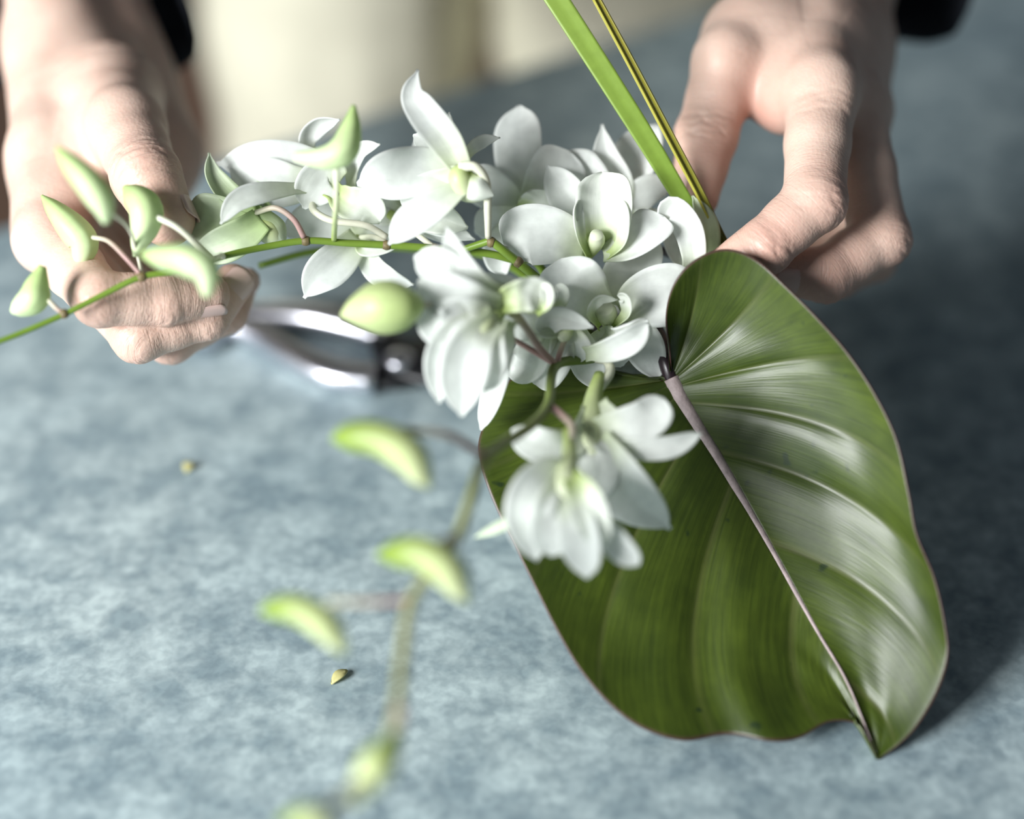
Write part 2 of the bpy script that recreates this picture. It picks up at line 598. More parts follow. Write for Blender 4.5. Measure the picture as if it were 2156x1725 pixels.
def finger(hand, js, rs, creases=True, red=0.24, dep=.00020):
    """js: joint positions MCP, PIP, DIP, tip; slight waist between joints"""
    pts, r = [], []
    for i in range(len(js)):
        pts.append(js[i]); r.append(rs[i])
        if i < len(js) - 1:
            pts.append(js[i] * 0.5 + js[i + 1] * 0.5)
            r.append((rs[i] + rs[i + 1]) * 0.5 * 0.95)
    hand.fingers.append((pts, r))
    hand.joints.append(js)
    for i in range(1, len(js) - 1):
        ax = unit(js[i + 1] - js[i - 1])
        dorsal = 2 * js[i] - js[i - 1] - js[i + 1]
        if np.linalg.norm(dorsal) < 1e-4: continue
        dorsal = unit(unit(js[i] - js[i - 1]) - unit(js[i + 1] - js[i]))
        R = rs[i]
        if creases:
            hand.creases.append((js[i], ax, dorsal, R * 1.1, [-0.0042, -0.0022, -0.0004, 0.0016, 0.0036, 0.0062], 0.00055, dep))
            hand.bumps.append((js[i] + dorsal * R * 0.9, R * 0.8, 0.0007))
        hand.red.append((js[i] + dorsal * R, R * 1.3, red))
    hand.red.append((js[-1], rs[-1] * 2.2, red * 1.1))

# person's right hand: at the left of the picture, pinching the orchid stem
HR = Hand()
wr = [pp(126, 100, .640), pp(225, 110, .660)]
elR = np.array((-.207, .78, 1.01)); shR = np.array((-.20, .97, 1.34))
dR = unit(elR - (wr[0] + wr[1]) / 2)
HR.palm += [
    ([wr[0] + dR * .15, wr[0], pp(112, 330, .603), pp(104, 500, .574)], [.0190, .0178, .0142, .0112], .010),
    ([wr[1] + dR * .15, wr[1], pp(215, 200, .655), pp(190, 480, .630)], [.0190, .0182, .0165, .0120], .010),
    ([wr[0], pp(140, 330, .622), pp(110, 495, .594)], [.018, .0155, .0120], .010),
    ([wr[1], pp(175, 330, .64), pp(150, 490, .614)], [.018, .0150, .0120], .010),
    ([pp(200, 150, .642), pp(232, 205, .618), pp(270, 275, .578)], [.0150, .0175, .0125], .009),      # thenar
    ([pp(275, 190, .668), pp(318, 330, .652), pp(300, 430, .640)], [.0190, .0180, .0150], .009),      # heel of the hand
    ([pp(215, 320, .598), pp(150, 425, .585)], [.0120, .0110], .010),                                  # web
]
thR = [pp(262, 262, .578), pp(308, 372, .556), pp(352, 462, .552)]
ixR = [pp(104, 505, .572), pp(212, 630, .541), pp(345, 630, .549), pp(440, 620, .556)]
mdR = [pp(110, 495, .592), pp(292, 706, .556), pp(430, 662, .563), pp(490, 598, .569)]
rgR = [pp(150, 490, .612), pp(360, 712, .574), pp(470, 655, .581), pp(502, 600, .588)]
ltR = [pp(190, 480, .628), pp(380, 690, .600), pp(460, 640, .606), pp(495, 600, .610)]
finger(HR, thR, [.0125, .0112, .0090])
finger(HR, ixR, [.0115, .0086, .0080, .0068])
finger(HR, mdR, [.0120, .0086, .0080, .0068])
finger(HR, rgR, [.0115, .0082, .0076, .0066])
finger(HR, ltR, [.0110, .0075, .0068, .0058])
HR.creases.append((pp(280, 190, .618), unit(pp(262, 262, .578) - pp(215, 150, .64)), unit(pp(280, 150, .58) - pp(262, 200, .62)), .016, [-.004, -.0015, .001, .0035], .0008, .0005))
HR.creases.append((pp(300, 365, .556), unit(thR[1] - thR[0]), unit(pp(320, 340, .50) - pp(310, 365, .556)), .014, [-.003, -.0005, .002, .0045], .0006, .0006))
HR.red += [(pp(200, 430, .57), .014, .35)]

# person's left hand: at the right of the picture, fingers bent over the leaf stalk
HL = Hand()
wl = [pp(1690, -40, .650), pp(1775, -50, .662)]
elL = np.array((.225, .79, 1.02)); shL = np.array((.14, .98, 1.34))
dL = unit(elL - (wl[0] + wl[1]) / 2)
HL.palm += [
    ([wl[0] + dL * .15, wl[0], pp(1712, 80, .612), pp(1728, 190, .577)], [.0185, .0180, .0150, .0125], .010),
    ([wl[1] + dL * .15, wl[1], pp(1782, 100, .640), pp(1800, 235, .632)], [.0185, .0178, .0150, .0115], .010),
    ([wl[0], pp(1745, 90, .622), pp(1790, 225, .596)], [.017, .0150, .0120], .010),
    ([wl[1], pp(1770, 90, .635), pp(1805, 235, .615)], [.017, .0145, .0118], .010),
    ([pp(1650, 20, .625), pp(1580, 85, .607), pp(1535, 130, .592)], [.0180, .0150, .0118], .010),     # thumb base
    ([pp(1620, 110, .604), pp(1655, 190, .590)], [.0150, .0105], .010),                                # web
    ([pp(1595, 185, .597), pp(1650, 222, .588)], [.0080, .0085], .009),
]
thL = [pp(1535, 130, .592), pp(1487, 290, .586), pp(1464, 415, .580)]
ixL = [pp(1728, 190, .577), pp(1714, 425, .551), pp(1610, 520, .549), pp(1535, 562, .554)]
mdL = [pp(1790, 225, .596), pp(1852, 502, .573), pp(1738, 578, .567), pp(1650, 572, .566)]
rgL = [pp(1805, 235, .615), pp(1800, 505, .606), pp(1720, 560, .602), pp(1650, 570, .598)]
ltL = [pp(1800, 235, .632), pp(1838, 545, .622), pp(1770, 580, .616), pp(1700, 575, .610)]
finger(HL, thL, [.0118, .0104, .0080], red=.4, dep=.00036)
finger(HL, ixL, [.0122, .0100, .0088, .0074], red=.4, dep=.00036)
finger(HL, mdL, [.0120, .0098, .0088, .0076], red=.4, dep=.00036)
finger(HL, rgL, [.0115, .0088, .0080, .0070])
finger(HL, ltL, [.0105, .0080, .0070, .0060])
HL.bumps += [(pp(1775, 205, .565), .008, .0016), (pp(1520, 125, .578), .009, .0012)]
HL.creases.append((pp(1735, 240, .565), unit(ixL[1] - ixL[0]), unit(pp(1760, 200, .5) - pp(1735, 240, .565)), .014, [-.004, -.002, .0005, .003], .0008, .0002))
HL.creases.append((thL[1], unit(thL[2] - thL[0]), unit(pp(1460, 280, .5) - thL[1]), .012, [-.004, -.002, 0, .002, .004], .0006, .0004))
HL.red += [(pp(1590, 235, .585), .016, .6), (pp(1520, 330, .58), .014, .45), (pp(1600, 530, .54), .02, .45), (pp(1735, 600, .56), .02, .4)]

HV = .00085
V1, F1, t1 = HR.build(HV)
V2, F2, t2 = HL.build(HV)

# rest of the body, coarse: arms, torso, head, legs (above the frame or inside the clothes)
bx = -.016; by = 1.02
fb = Field((-.36, .55, .0), (.36, 1.25, 1.82), .009)
wRm = (wr[0] + wr[1]) / 2 + dR * .135; wLm = (wl[0] + wl[1]) / 2 + dL * .135
hipz = .82
fb.add([wRm, elR, shR], [.020, .036, .050], .03)
fb.add([wLm, elL, shL], [.020, .036, .050], .03)
ar = np.array
fb.add([ar((bx, by, 1.0)), ar((bx, by, 1.10)), ar((bx, by, 1.30))], [.10, .11, .11], .05)
fb.add([shR, ar((bx, by, 1.36)), shL], [.055, .08, .055], .05)
fb.add([ar((bx, by, 1.36)), ar((bx, by - .02, 1.50))], [.06, .052], .04)
fb.add([ar((bx, by - .02, 1.56)), ar((bx, by - .01, 1.66))], [.065, .082], .04)
fb.add([ar((bx, by - .10, 1.60)), ar((bx, by - .105, 1.575))], [.008, .014], .012)      # nose
for sx in (-1, 1):
    fb.add([ar((bx + sx * .08, by, 1.60)), ar((bx + sx * .084, by + .01, 1.575))], [.016, .010], .01)   # ears
for fx in (-.105, .105):
    fb.add([ar((bx + fx * .75, by, hipz)), ar((bx + fx, by, .45)), ar((bx + fx, by + .02, .07)), ar((bx + fx, by - .12, .035))], [.070, .055, .04, .034], .03)
V3, F3 = fb.surface()
VV = np.vstack([V1, V2, V3]); n1 = len(V1); n2 = n1 + len(V2)
FF = np.vstack([F1, F2 + n1, F3 + n2])
TT = np.concatenate([t1, t2, np.zeros(len(V3))])
person = empty('person', (bx, by, 0))
tag(person, 'person in dark sleeves arranging the orchids and the big leaf by hand', 'person')
body = mesh_obj('body', VV, FF, SKIN, person, tint=TT)
WR = np.vstack([HR.wr, HL.wr, np.zeros((len(V3), 3))]).astype(np.float32)
WM = np.concatenate([HR.wm, HL.wm, np.zeros(len(V3))]).astype(np.float32)
_a = body.data.attributes.new('wr', 'FLOAT_VECTOR', 'POINT'); _a.data.foreach_set('vector', WR.ravel())
_a = body.data.attributes.new('wm', 'FLOAT', 'POINT'); _a.data.foreach_set('value', WM)

def nail(tip, axis, dorsal, w, l, r):
    ax = Vector(unit(axis)); dn = Vector(dorsal); dn = (dn - ax * dn.dot(ax)).normalized()
    sd = ax.cross(dn)
    V, F = [], []
    nu, nv = 9, 9
    for lay in (0, 1):
        for i in range(nv):
            t = i / (nv - 1)
            ww = w * (1.0 if t < .75 else math.sqrt(max(0.0, 1 - ((t - .75) / .27) ** 2))) * (0.75 + .25 * min(1, t / .25))
            for j in range(nu):
                u = -1 + 2 * j / (nu - 1)
                ang = u * ww / r
                hgt = r * math.cos(ang) + 0.0004 + .0003 * math.sin(t * 3.0) - lay * .0006
                V.append(Vector(tip) + ax * (l * (t - .62)) + sd * (r * math.sin(ang)) + dn * hgt)
    o = nu * nv
    for i in range(nv - 1):
        for j in range(nu - 1):
            a = i * nu + j
            F.append((a, a + 1, a + nu + 1, a + nu)); F.append((o + a + nu, o + a + nu + 1, o + a + 1, o + a))
    loop = [j for j in range(nu)] + [i * nu + nu - 1 for i in range(1, nv)] + [(nv - 1) * nu + j for j in range(nu - 2, -1, -1)] + [i * nu for i in range(nv - 2, 0, -1)]
    for q in range(len(loop)):
        a, b = loop[q], loop[(q + 1) % len(loop)]
        F.append((b, a, o + a, o + b))
    return mesh_obj('fingernail', V, F, NAIL, body)
dn = lambda a, b: np.array(P(*b)) - np.array(P(*a))
nail(thR[-1], thR[2] - thR[1], dn((352, 462, .552), (440, 440, .552)), .0062, .013, .0090)
nail(ixR[-1], ixR[3] - ixR[2], dn((440, 620, .556), (430, 700, .552)), .0052, .012, .0068)
nail(mdR[-1], mdR[3] - mdR[2], dn((500, 598, .569), (520, 630, .545)), .0056, .012, .0068)
nail(rgR[-1], rgR[3] - rgR[2], dn((512, 600, .588), (540, 640, .57)), .005, .011, .0066)
nail(thL[-1], thL[2] - thL[1], dn((1464, 415, .58), (1400, 410, .575)), .0058, .012, .0080)
nail(ixL[-1], ixL[3] - ixL[2], dn((1535, 562, .554), (1545, 610, .54)), .0055, .012, .0074)
nail(mdL[-1], mdL[3] - mdL[2], dn((1650, 572, .566), (1660, 640, .55)), .0055, .012, .0076)

# clothes -------------------------------------------------------------
def sleeve(cuffc, r0, axis, el, sh, slant):
    """open cuff, folds, up to the shoulder"""
    pts = [cuffc, cuffc + axis * .06, el, (el + sh) / 2, sh]
    rad = [r0, r0 * 1.05, r0 * 1.35, r0 * 1.5, r0 * 1.7]
    n, seg = 70, 40
    V, F, _ = tube_data([Vector(p) for p in pts], rad, seg=seg, n=n, cap=False)
    out = []
    for i, v in enumerate(V):
        k, j = divmod(i, seg)
        c = sum((V[k * seg + q] for q in range(seg)), Vector()) / seg
        d = (v - c)
        f = 1 + .10 * noise.noise(v * 28) + .05 * noise.noise(v * 75)
        if k in (2, 3): f *= .985
        if k < 2: f *= 1.012
        tc = (CAM - c).normalized()
        sl = slant * max(0, d.normalized().dot(tc) + .15) * max(0, 1 - k / 18)
        out.append(c + d * f + Vector(axis) * sl)
    # inside lining so that the cuff has thickness
    m = 14
    base = len(out)
    for k in range(m):
        c = sum((out[k * seg + q] for q in range(seg)), Vector()) / seg
        for j in range(seg):
            v = out[k * seg + j]
            out.append(c + (v - c) * (1 - .0022 / (v - c).length))
    for k in range(m - 1):
        for j in range(seg):
            j2 = (j + 1) % seg
            F.append((base + k * seg + j2, base + k * seg + j, base + (k + 1) * seg + j, base + (k + 1) * seg + j2))
    for j in range(seg):
        j2 = (j + 1) % seg
        F.append((j2, j, base + j, base + j2))
    return out, F

sV, sF = [], []
def join(v, f):
    o = len(sV)
    sV.extend([Vector(x) for x in v]); sF.extend([tuple(q + o for q in x) for x in f])
cR = np.array(P(196, 118, .662)); cL = np.array(P(1850, 5, .672))
join(*sleeve(cR, .0390, unit(elR - cR), elR, shR, .050))
join(*sleeve(cL, .0330, unit(elL - cL), elL, shL, .045))
fs = Field((-.30, .78, .80), (.26, 1.26, 1.50), .010)
fs.add([ar((bx - .04, by, 1.02)), ar((bx - .04, by, 1.15)), ar((bx - .05, by, 1.30))], [.140, .135, .125], .06)
fs.add([ar((bx + .04, by, 1.02)), ar((bx + .04, by, 1.15)), ar((bx + .05, by, 1.30))], [.140, .135, .125], .06)
fs.add([shR, ar((bx, by, 1.37)), shL], [.068, .092, .068], .05)
v, f = fs.surface()
join(v.tolist(), f.tolist())
mesh_obj('shirt', sV, sF, CLOTH, person)

ft = Field((-.34, .80, .02), (.30, 1.25, 1.0), .008)
for fx, dx in ((-.095, -.02), (.095, .02)):
    ft.add([ar((bx + fx * .8, by - .01, .86)), ar((bx + fx, by, .66)), ar((bx + fx + dx, by, .42)), ar((bx + fx + dx, by + .02, .07))], [.095, .082, .072, .066], .02)
ft.add([ar((bx - .05, by, .90)), ar((bx + .05, by, .90))], [.125, .125], .04)
v, f = ft.surface()
vn = v_normals(v, f)
dsp = np.array([.006 * noise.noise(Vector(q) * 9) + .003 * noise.noise(Vector((q[0] * 30, q[1] * 30, q[2] * 12))) for q in v])
mesh_obj('trousers', v + vn * dsp[:, None], f, TROUSER, person)
for fx in (-.115, .115):
    tube('shoe', [(bx + fx, by + .07, .05), (bx + fx, by, .055), (bx + fx, by - .12, .04), (bx + fx, by - .19, .032)], [.035, .046, .042, .02], BLACK, person, seg=14, n=16)
fh = Field((bx - .14, by - .15, 1.5), (bx + .14, by + .16, 1.85), .007)
fh.add([ar((bx, by + .02, 1.62)), ar((bx, by + .005, 1.68))], [.082, .088], .03)
v, f = fh.surface()
mesh_obj('hair', v, f, HAIR, person)

# ------------------------------------------------------------------ vase
def lathe(name, prof, cen, mat, parent=None, seg=48):
    V, F = [], []
    for r, z in prof:
        for j in range(seg):
            th = 2 * math.pi * j / seg
            V.append((cen[0] + r * math.cos(th), cen[1] + r * math.sin(th), cen[2] + z))
    for k in range(len(prof) - 1):
        for j in range(seg):
            j2 = (j + 1) % seg
            F.append((k * seg + j, k * seg + j2, (k + 1) * seg + j2, (k + 1) * seg + j))
    F.append(tuple(range(seg))[::-1])
    F.append(tuple((len(prof) - 1) * seg + j for j in range(seg)))
    return mesh_obj(name, V, F, mat, parent)
rim = P(1325, 768, .566)
VC = (rim.x - .006, rim.y + .029, TZ)
VH = rim.z - TZ
vase = empty('vase', VC)
tag(vase, 'small round concrete vase hidden under the white orchids', 'vase')
lathe('vase_body', [(.024, 0), (.030, .002), (.034, VH * .4), (.032, VH * .75), (.0295, VH - .0022), (.0285, VH - .0005), (.0270, VH), (.0255, VH - .0008),
                    (.025, VH - .004), (.027, VH * .6), (.022, .006)], VC, CONCRETE, vase)
lathe('floral_foam', [(.0255, VH * .55), (.0252, VH - .016), (.020, VH - .014), (.001, VH - .0135)], VC, SOIL, vase, seg=24)
VM = Vector((VC[0], VC[1], TZ + VH - .012))          # where the stems go in

# ------------------------------------------------------------------ philodendron leaf
def leaf_surface():
    mid = [(1413, 797, .5560), (1440, 850, .5555), (1500, 945, .5535), (1560, 1045, .5505), (1640, 1185, .5455), (1720, 1328, .5385), (1785, 1440, .5310), (1848, 1598, .5215)]
    right = [(1413, 797, .5560), (1412, 735, .5490), (1404, 660, .5420), (1424, 592, .5370), (1470, 545, .5350), (1530, 526, .5345), (1592, 548, .5335), (1655, 604, .5310), (1722, 672, .5285),
             (1785, 745, .5265), (1842, 832, .5240), (1888, 930, .5220), (1914, 1045, .5210), (1930, 1130, .5210), (1968, 1225, .5200), (1990, 1325, .5195), (1994, 1390, .5195), (1972, 1460, .5195), (1930, 1530, .5200), (1890, 1570, .5205), (1848, 1598, .5215)]
    left = [(1413, 797, .5560), (1375, 801, .5570), (1310, 790, .5590), (1235, 772, .5610), (1150, 768, .5620), (1080, 795, .5590), (1045, 845, .5530), (1018, 895, .5490), (1007, 945, .5460), (1022, 1010, .5420),
            (1052, 1085, .5390), (1092, 1165, .5350), (1132, 1245, .5310), (1174, 1328, .5270), (1224, 1412, .5235), (1284, 1482, .5205), (1352, 1532, .5185), (1440, 1559, .5180), (1530, 1546, .5215), (1620, 1560, .5170),
            (1684, 1553, .5195), (1745, 1520, .5240), (1800, 1521, .5255), (1824, 1550, .5235), (1848, 1598, .5215)]
    NS, NU = 210, 44
    Ms = cr(mid, 400)
    V, uv, ve, ed = [], [], [], []
    rows = []
    for side, bd in ((1, right), (-1, left)):
        B = cr(bd, NS)
        nr = []
        for i in range(NS):
            s = i / (NS - 1)
            s0 = .30 if side > 0 else .27
            g = 0 if s < s0 * .5 else (s - s0 * .5) / (1 - s0 * .5)
            g = g ** (2.9 if side > 0 else 2.6)
            m = Ms[int(round(g * 399))]
            b = B[i]
            # vein leaves the midrib pointing forward, then swings out
            gi = min(339, int(g * 399))
            fw = (Ms[gi + 60] - Ms[gi])[:2]
            out = side * np.array((fw[1], -fw[0])) / np.linalg.norm(fw)
            ctrl = (m + b) * .5
            ctrl[:2] += out * np.linalg.norm((b - m)[:2]) * .26 * min(1, s * 2)
            row = []
            ph = s * 8.0 + (.35 if side > 0 else .1)
            vein = abs((ph % 1.0) - .5) * 2            # 1 on a side vein
            for k in range(NU):
                u = (k + .0) / (NU - 1)
                q = m * (1 - u) ** 2 + ctrl * 2 * u * (1 - u) + b * u * u
                p = P(*q)
                env = math.sin(math.pi * min(1, u * 1.05) ** .8) if u < .95 else math.sin(math.pi * min(1, u * 1.05) ** .8)
                env = max(0, env)
                quilt = .0016 * env * (.5 - vein ** 3.0) * min(1, s * 4)
                arch = .006 * env * (1 if side > 0 else .8)
                p = p + (CAM - p).normalized() * (quilt - arch * .35)
                wav = .0012 * noise.noise(Vector((s * 9, u * 3, side * 5.0))) * env
                p = p + (CAM - p).normalized() * wav
                row.append(p)
                uv.append((s + (2 if side < 0 else 0), u))
                ve.append(max(0, (vein - .90) / .10) * .32 * (1 - u * .7) * min(1, s * 5))
                ed.append(max(0, (u - .985) / .015) * .9)
            rows.append(row)
    return rows, uv, ve, ed, NS, NU
rows, uv, ve, ed, NS, NU = leaf_surface()
LB = P(1413, 797, .556)
leaf = empty('philodendron_leaf', tuple(T(1848, 1598)))
tag(leaf, 'big glossy dark green heart-shaped leaf with pinkish midrib, tip on the table', 'leaf')
V, F = [], []
for row in rows: V += row
for sd in (0, 1):
    o = sd * NS * NU
    for i in range(NS - 1):
        for k in range(NU - 1):
            a = o + i * NU + k
            q = (a, a + 1, a + NU + 1, a + NU)
            F.append(q if sd == 1 else q[::-1])
blade = mesh_obj('leaf_blade', V, F, LEAF, leaf, tint=ve)
me = blade.data
ea = me.attributes.new('edge', 'FLOAT', 'POINT'); ea.data.foreach_set('value', np.array(ed, dtype=np.float32))
ul = me.uv_layers.new(name='veins')
li = np.zeros(len(me.loops), dtype=np.int32); me.loops.foreach_get('vertex_index', li)
ul.data.foreach_set('uv', np.array(uv, dtype=np.float32)[li].ravel())
sm = blade.modifiers.new('thickness', 'SOLIDIFY'); sm.thickness = .0006; sm.offset = -1
mv = [rows[0][0]] + [rows[i][0] for i in range(0, NS, 3)]
seen = []
for p in mv:
    if not seen or (p - seen[-1]).length > .003: seen.append(p)
mids = [p - (CAM - p).normalized() * .0017 * (1 - i / len(seen)) for i, p in enumerate(seen)]
nm = len(mids)
tube('midrib', mids, [.0029 * (1 - i / (nm - 1)) ** 1.4 + .0003 for i in range(nm)], MIDRIB, leaf, seg=12, n=90)
tube('petiole', [P(1418, 806, .5585), P(1412, 792, .5572), P(1398, 748, .5590), P(1378, 695, .5660), P(1345, 660, .585), VM], [.0018, .0024, .0030, .0030, .0024, .0018], PETIOLE, leaf, seg=12, n=40)

# ------------------------------------------------------------------ grass blades
def ribbon(name, pts, wid, roll, cup, mat, parent, thick=.0005, nt=40, nu=9, tipw=None):
    """blade of grass: centre line with widths (px)"""
    c = cr([P(*p) for p in pts], nt)
    d = cr([[p[2]] for p in pts], nt)[:, 0]
    w = cr([[x] for x in wid], nt)[:, 0]
    V, F, tv = [], [], []
    for i in range(nt):
        tg = Vector(c[min(i + 1, nt - 1)] - c[max(i - 1, 0)]).normalized()
        vd = (CAM - Vector(c[i])).normalized()
        sd = tg.cross(vd).normalized()
        sd = (Matrix.Rotation(roll, 3, tg) @ sd)
        nr = sd.cross(tg)
        hw = M(w[i], d[i]) * .5
        for j in range(nu):
            u = -1 + 2 * j / (nu - 1)
            V.append(Vector(c[i]) + sd * hw * u + nr * (-cup * hw * (1 - abs(u))))
            tv.append(i / (nt - 1))
    for i in range(nt - 1):
        for j in range(nu - 1):
            a = i * nu + j
            F.append((a, a + 1, a + nu + 1, a + nu))
    o = mesh_obj(name, V, F, mat, parent, tint=tv)
    s = o.modifiers.new('thickness', 'SOLIDIFY'); s.thickness = thick; s.offset = 0
    return o
g1 = ribbon('grass_blade', [(1560, 590, .572), (1500, 512, .566), (1450, 440, .562), (1365, 300, .558), (1270, 150, .556), (1168, -8, .555), (1100, -110, .556), (960, -320, .558), (850, -480, .562)], [26, 32, 36, 43, 46, 48, 48, 34, 6], .15, .10, GRASS, None)
tag(g1, 'broad bright green grass blade slanting up beside the thumb', 'grass blade')
g2 = ribbon('grass_blade', [(1575, 600, .568), (1522, 505, .562), (1470, 400, .558), (1395, 258, .555), (1320, 115, .554), (1255, -5, .553), (1200, -100, .553), (1090, -300, .555), (1010, -440, .558)], [14, 17, 20, 20, 18, 16, 15, 11, 3], -.5, .5, GRASSO, None)
tag(g2, 'narrow olive brown grass blade folded along its middle', 'grass blade')
ribbon('pale_edge', [(1512, 500, .5612), (1462, 402, .5572), (1387, 260, .5542), (1312, 117, .5532), (1248, -3, .5522)], [4, 5, 5, 5, 5], 0, 0, GRASSL, g2)

# ------------------------------------------------------------------ orchids
def petal(name, parent, pts, w, mat=None, roll=0.0, twist=0.0, cup=0.25, tip=0.6, base=0.35, ruff=0.0, nt=26, nu=13, thick=.00042, peak=0.55):
    """petal along a centre line of photo points with depth, w = greatest width (px), roll turns it about its length"""
    mat = mat or PETAL
    c = cr([P(*p) for p in pts], nt)
    d = cr([[p[2]] for p in pts], nt)[:, 0]
    V, F, tv, pv = [], [], [], []
    sd_ = random.random() * 50
    prev = None
    for i in range(nt):
        t = i / (nt - 1)
        tg = Vector(c[min(i + 1, nt - 1)] - c[max(i - 1, 0)]).normalized()
        vd = (CAM - Vector(c[i])).normalized()
        sd = tg.cross(vd)
        if sd.length < .25 and prev is not None:
            sd = prev - tg * prev.dot(tg)
        sd.normalize()
        if prev is not None and sd.dot(prev) < 0: sd = -sd
        prev = sd
        sd = Matrix.Rotation(roll + twist * t, 3, tg) @ sd
        nr = sd.cross(tg)
        if t < peak:
            prof = base + (1 - base) * math.sin(math.pi / 2 * t / peak) ** 1.1
        else:
            x = min(1.0, (t - peak) / (1 - peak) / .95)
            prof = max(0.0, 1 - x ** (1.6 + 1.2 * (1 - tip))) ** (.5 + .35 * tip)
        hw = M(w, d[i]) * .5 * max(prof, (.10 if tip > .25 else .03) * (1.15 - t) / .2)
        for j in range(nu):
            u = -1 + 2 * j / (nu - 1)
            rip = ruff * hw * (.6 * math.sin(9 * t * 3 + u * 2 + sd_) + noise.noise(Vector((t * 6, u * 2, sd_)))) * abs(u) ** 1.5
            mid = -.022 * hw * math.exp(-(u / .12) ** 2)
            und = .10 * hw * noise.noise(Vector((t * 2.2 + sd_, u * 1.2, 3.0)))
            V.append(Vector(c[i]) + sd * hw * u + nr * (cup * hw * (u * u - .3) + rip + mid + und))
            tv.append(t); pv.append((u * 9 + 20, t * 2.5, sd_))
    for i in range(nt - 1):
        for j in range(nu - 1):
            a = i * nu + j
            F.append((a, a + 1, a + nu + 1, a + nu))
    o = mesh_obj(name, V, F, mat, parent, tint=tv)
    _a = o.data.attributes.new('puv', 'FLOAT_VECTOR', 'POINT'); _a.data.foreach_set('vector', np.array(pv, dtype=np.float32).ravel())
    s = o.modifiers.new('thickness', 'SOLIDIFY'); s.thickness = thick; s.offset = 0
    return o

def flower(spray, core, parts, ped=None, pedmat=None, pedr=(6.5, 6), greens=False):
    """core: points of the column (px, py, depth, radius px); parts: petals, sepals and lip"""
    pts = [P(*q[:3]) for q in core]
    V, F, tv = tube_data(pts, [M(q[3], q[2]) for q in core], seg=14, n=18)
    fo = mesh_obj('orchid_flower', V, F, COLUMN, spray, tint=tv)
    for q in parts:
        kw = dict(q[3]) if len(q) > 3 else {}
        petal(q[0], fo, q[1], q[2], **kw)
    if ped:
        rr = np.linspace(pedr[0], pedr[1], len(ped))
        tube('pedicel', [P(*q) for q in ped], [M(r, q[2]) for r, q in zip(rr, ped)], pedmat or PEDI, fo, seg=10, n=26)
    return fo

def bud(spray, core, mat=None, ped=None, pedmat=None, pr=5, name='orchid_bud'):
    mat = mat or BUD
    core = near(core); ped = near(ped) if ped else None
    pts = [P(*q[:3]) for q in core]
    V, F, tv = tube_data(pts, [M(q[3], q[2]) for q in core], seg=20, n=30)
    # three sepals meet in shallow seams along the bud
    n, seg = 30, 20
    out = []
    for k in range(n):
        c = sum((V[k * seg + j] for j in range(seg)), Vector()) / seg
        for j in range(seg):
            g = 1 - .12 * math.exp(-((((j / seg * 3 + .2) % 1) - .5) / .10) ** 2)
            out.append(c + (V[k * seg + j] - c) * g)
    bo = mesh_obj(name, out, F, mat, spray, tint=tv)
    if ped:
        tube('pedicel', [P(*q) for q in ped], [M(pr, q[2]) for q in ped], pedmat or PEDI, bo, seg=10, n=22)
    return bo

def near(core):
    return [(q[0], q[1], q[2] - max(0, .485 - q[2]) * .2) + tuple(q[3:]) if len(q) > 1 else q for q in core]

def stem(spray, pts, rpx, mat=None, n=None):
    rr = np.linspace(rpx[0], rpx[1], len(pts))
    pts = near(pts)
    V3 = [P(*q) if len(q) == 3 else q[0] for q in pts]
    ds = [q[2] if len(q) == 3 else .58 for q in pts]
    return tube('stem', V3, [M(r, d) for r, d in zip(rr, ds)], mat or STEM, spray, seg=12, n=n or len(pts) * 6)

D = dict
# --- spray held by the hand on the left -------------------------------------
SA = empty('orchid_spray', tuple(VM))
tag(SA, 'orchid spray with pale green pointed buds, its stem pinched by finger and thumb', 'orchid spray')
stem(SA, [(-40, 733, .520), (40, 703, .523), (135, 662, .526), (215, 622, .528), (298, 583, .5295), (380, 570, .533), (470, 540, .541), (560, 520, .547), (645, 507, .549), (730, 512, .550), (810, 516, .551), (915, 523, .553),
          (1020, 533, .556), (1080, 547, .559), (1140, 565, .568), (VM + Vector((-.012, .0, -.002)),)], (6, 9))
stem(SA, [(545, 560, .585), (660, 530, .590), (800, 520, .592), (920, 530, .590), (1060, 552, .585), (VM + Vector((-.006, .012, -.002)),)], (7, 9))
bud(SA, [(88, 412, .546, 3), (112, 438, .545, 19), (150, 478, .544, 32), (176, 512, .544, 32), (172, 545, .545, 20), (164, 574, .546, 5)],
    ped=[(298, 580, .530), (262, 540, .530), (228, 508, .533), (196, 500, .540)])
bud(SA, [(120, 310, .494, 4), (150, 345, .493, 22), (190, 390, .492, 30), (215, 430, .493, 26), (224, 470, .495, 8)],
    ped=[(300, 583, .530), (290, 540, .536), (270, 480, .520), (222, 440, .498)], pedmat=PEDW, pr=3.5)
bud(SA, [(262, 394, .536, 6), (282, 412, .535, 28), (306, 440, .533, 37), (304, 478, .533, 32), (292, 512, .534, 19), (283, 540, .535, 4)],
    ped=[(450, 548, .539), (415, 515, .534), (375, 480, .530), (328, 456, .531)], pedmat=PEDW, pr=7)
bud(SA, [(300, 535, .492, 6), (335, 540, .490, 24), (395, 548, .487, 35), (432, 572, .486, 31), (438, 625, .487, 10)],
    ped=[(470, 541, .541), (465, 538, .528), (450, 550, .500)], pedmat=PEDW, pr=6)
bud(SA, [(90, 560, .527, 8), (78, 600, .527, 27), (70, 628, .527, 33), (44, 646, .528, 24), (26, 656, .529, 8)],
    ped=[(140, 661, .526), (122, 652, .526), (102, 632, .526)], pr=5)
bud(SA, [(745, 222, .520, 5), (738, 270, .519, 23), (722, 315, .518, 33), (680, 332, .518, 25), (620, 330, .519, 10)],
    ped=[(703, 505, .549), (705, 470, .532), (708, 420, .523), (708, 345, .519)], pedmat=COLUMN, pr=6)
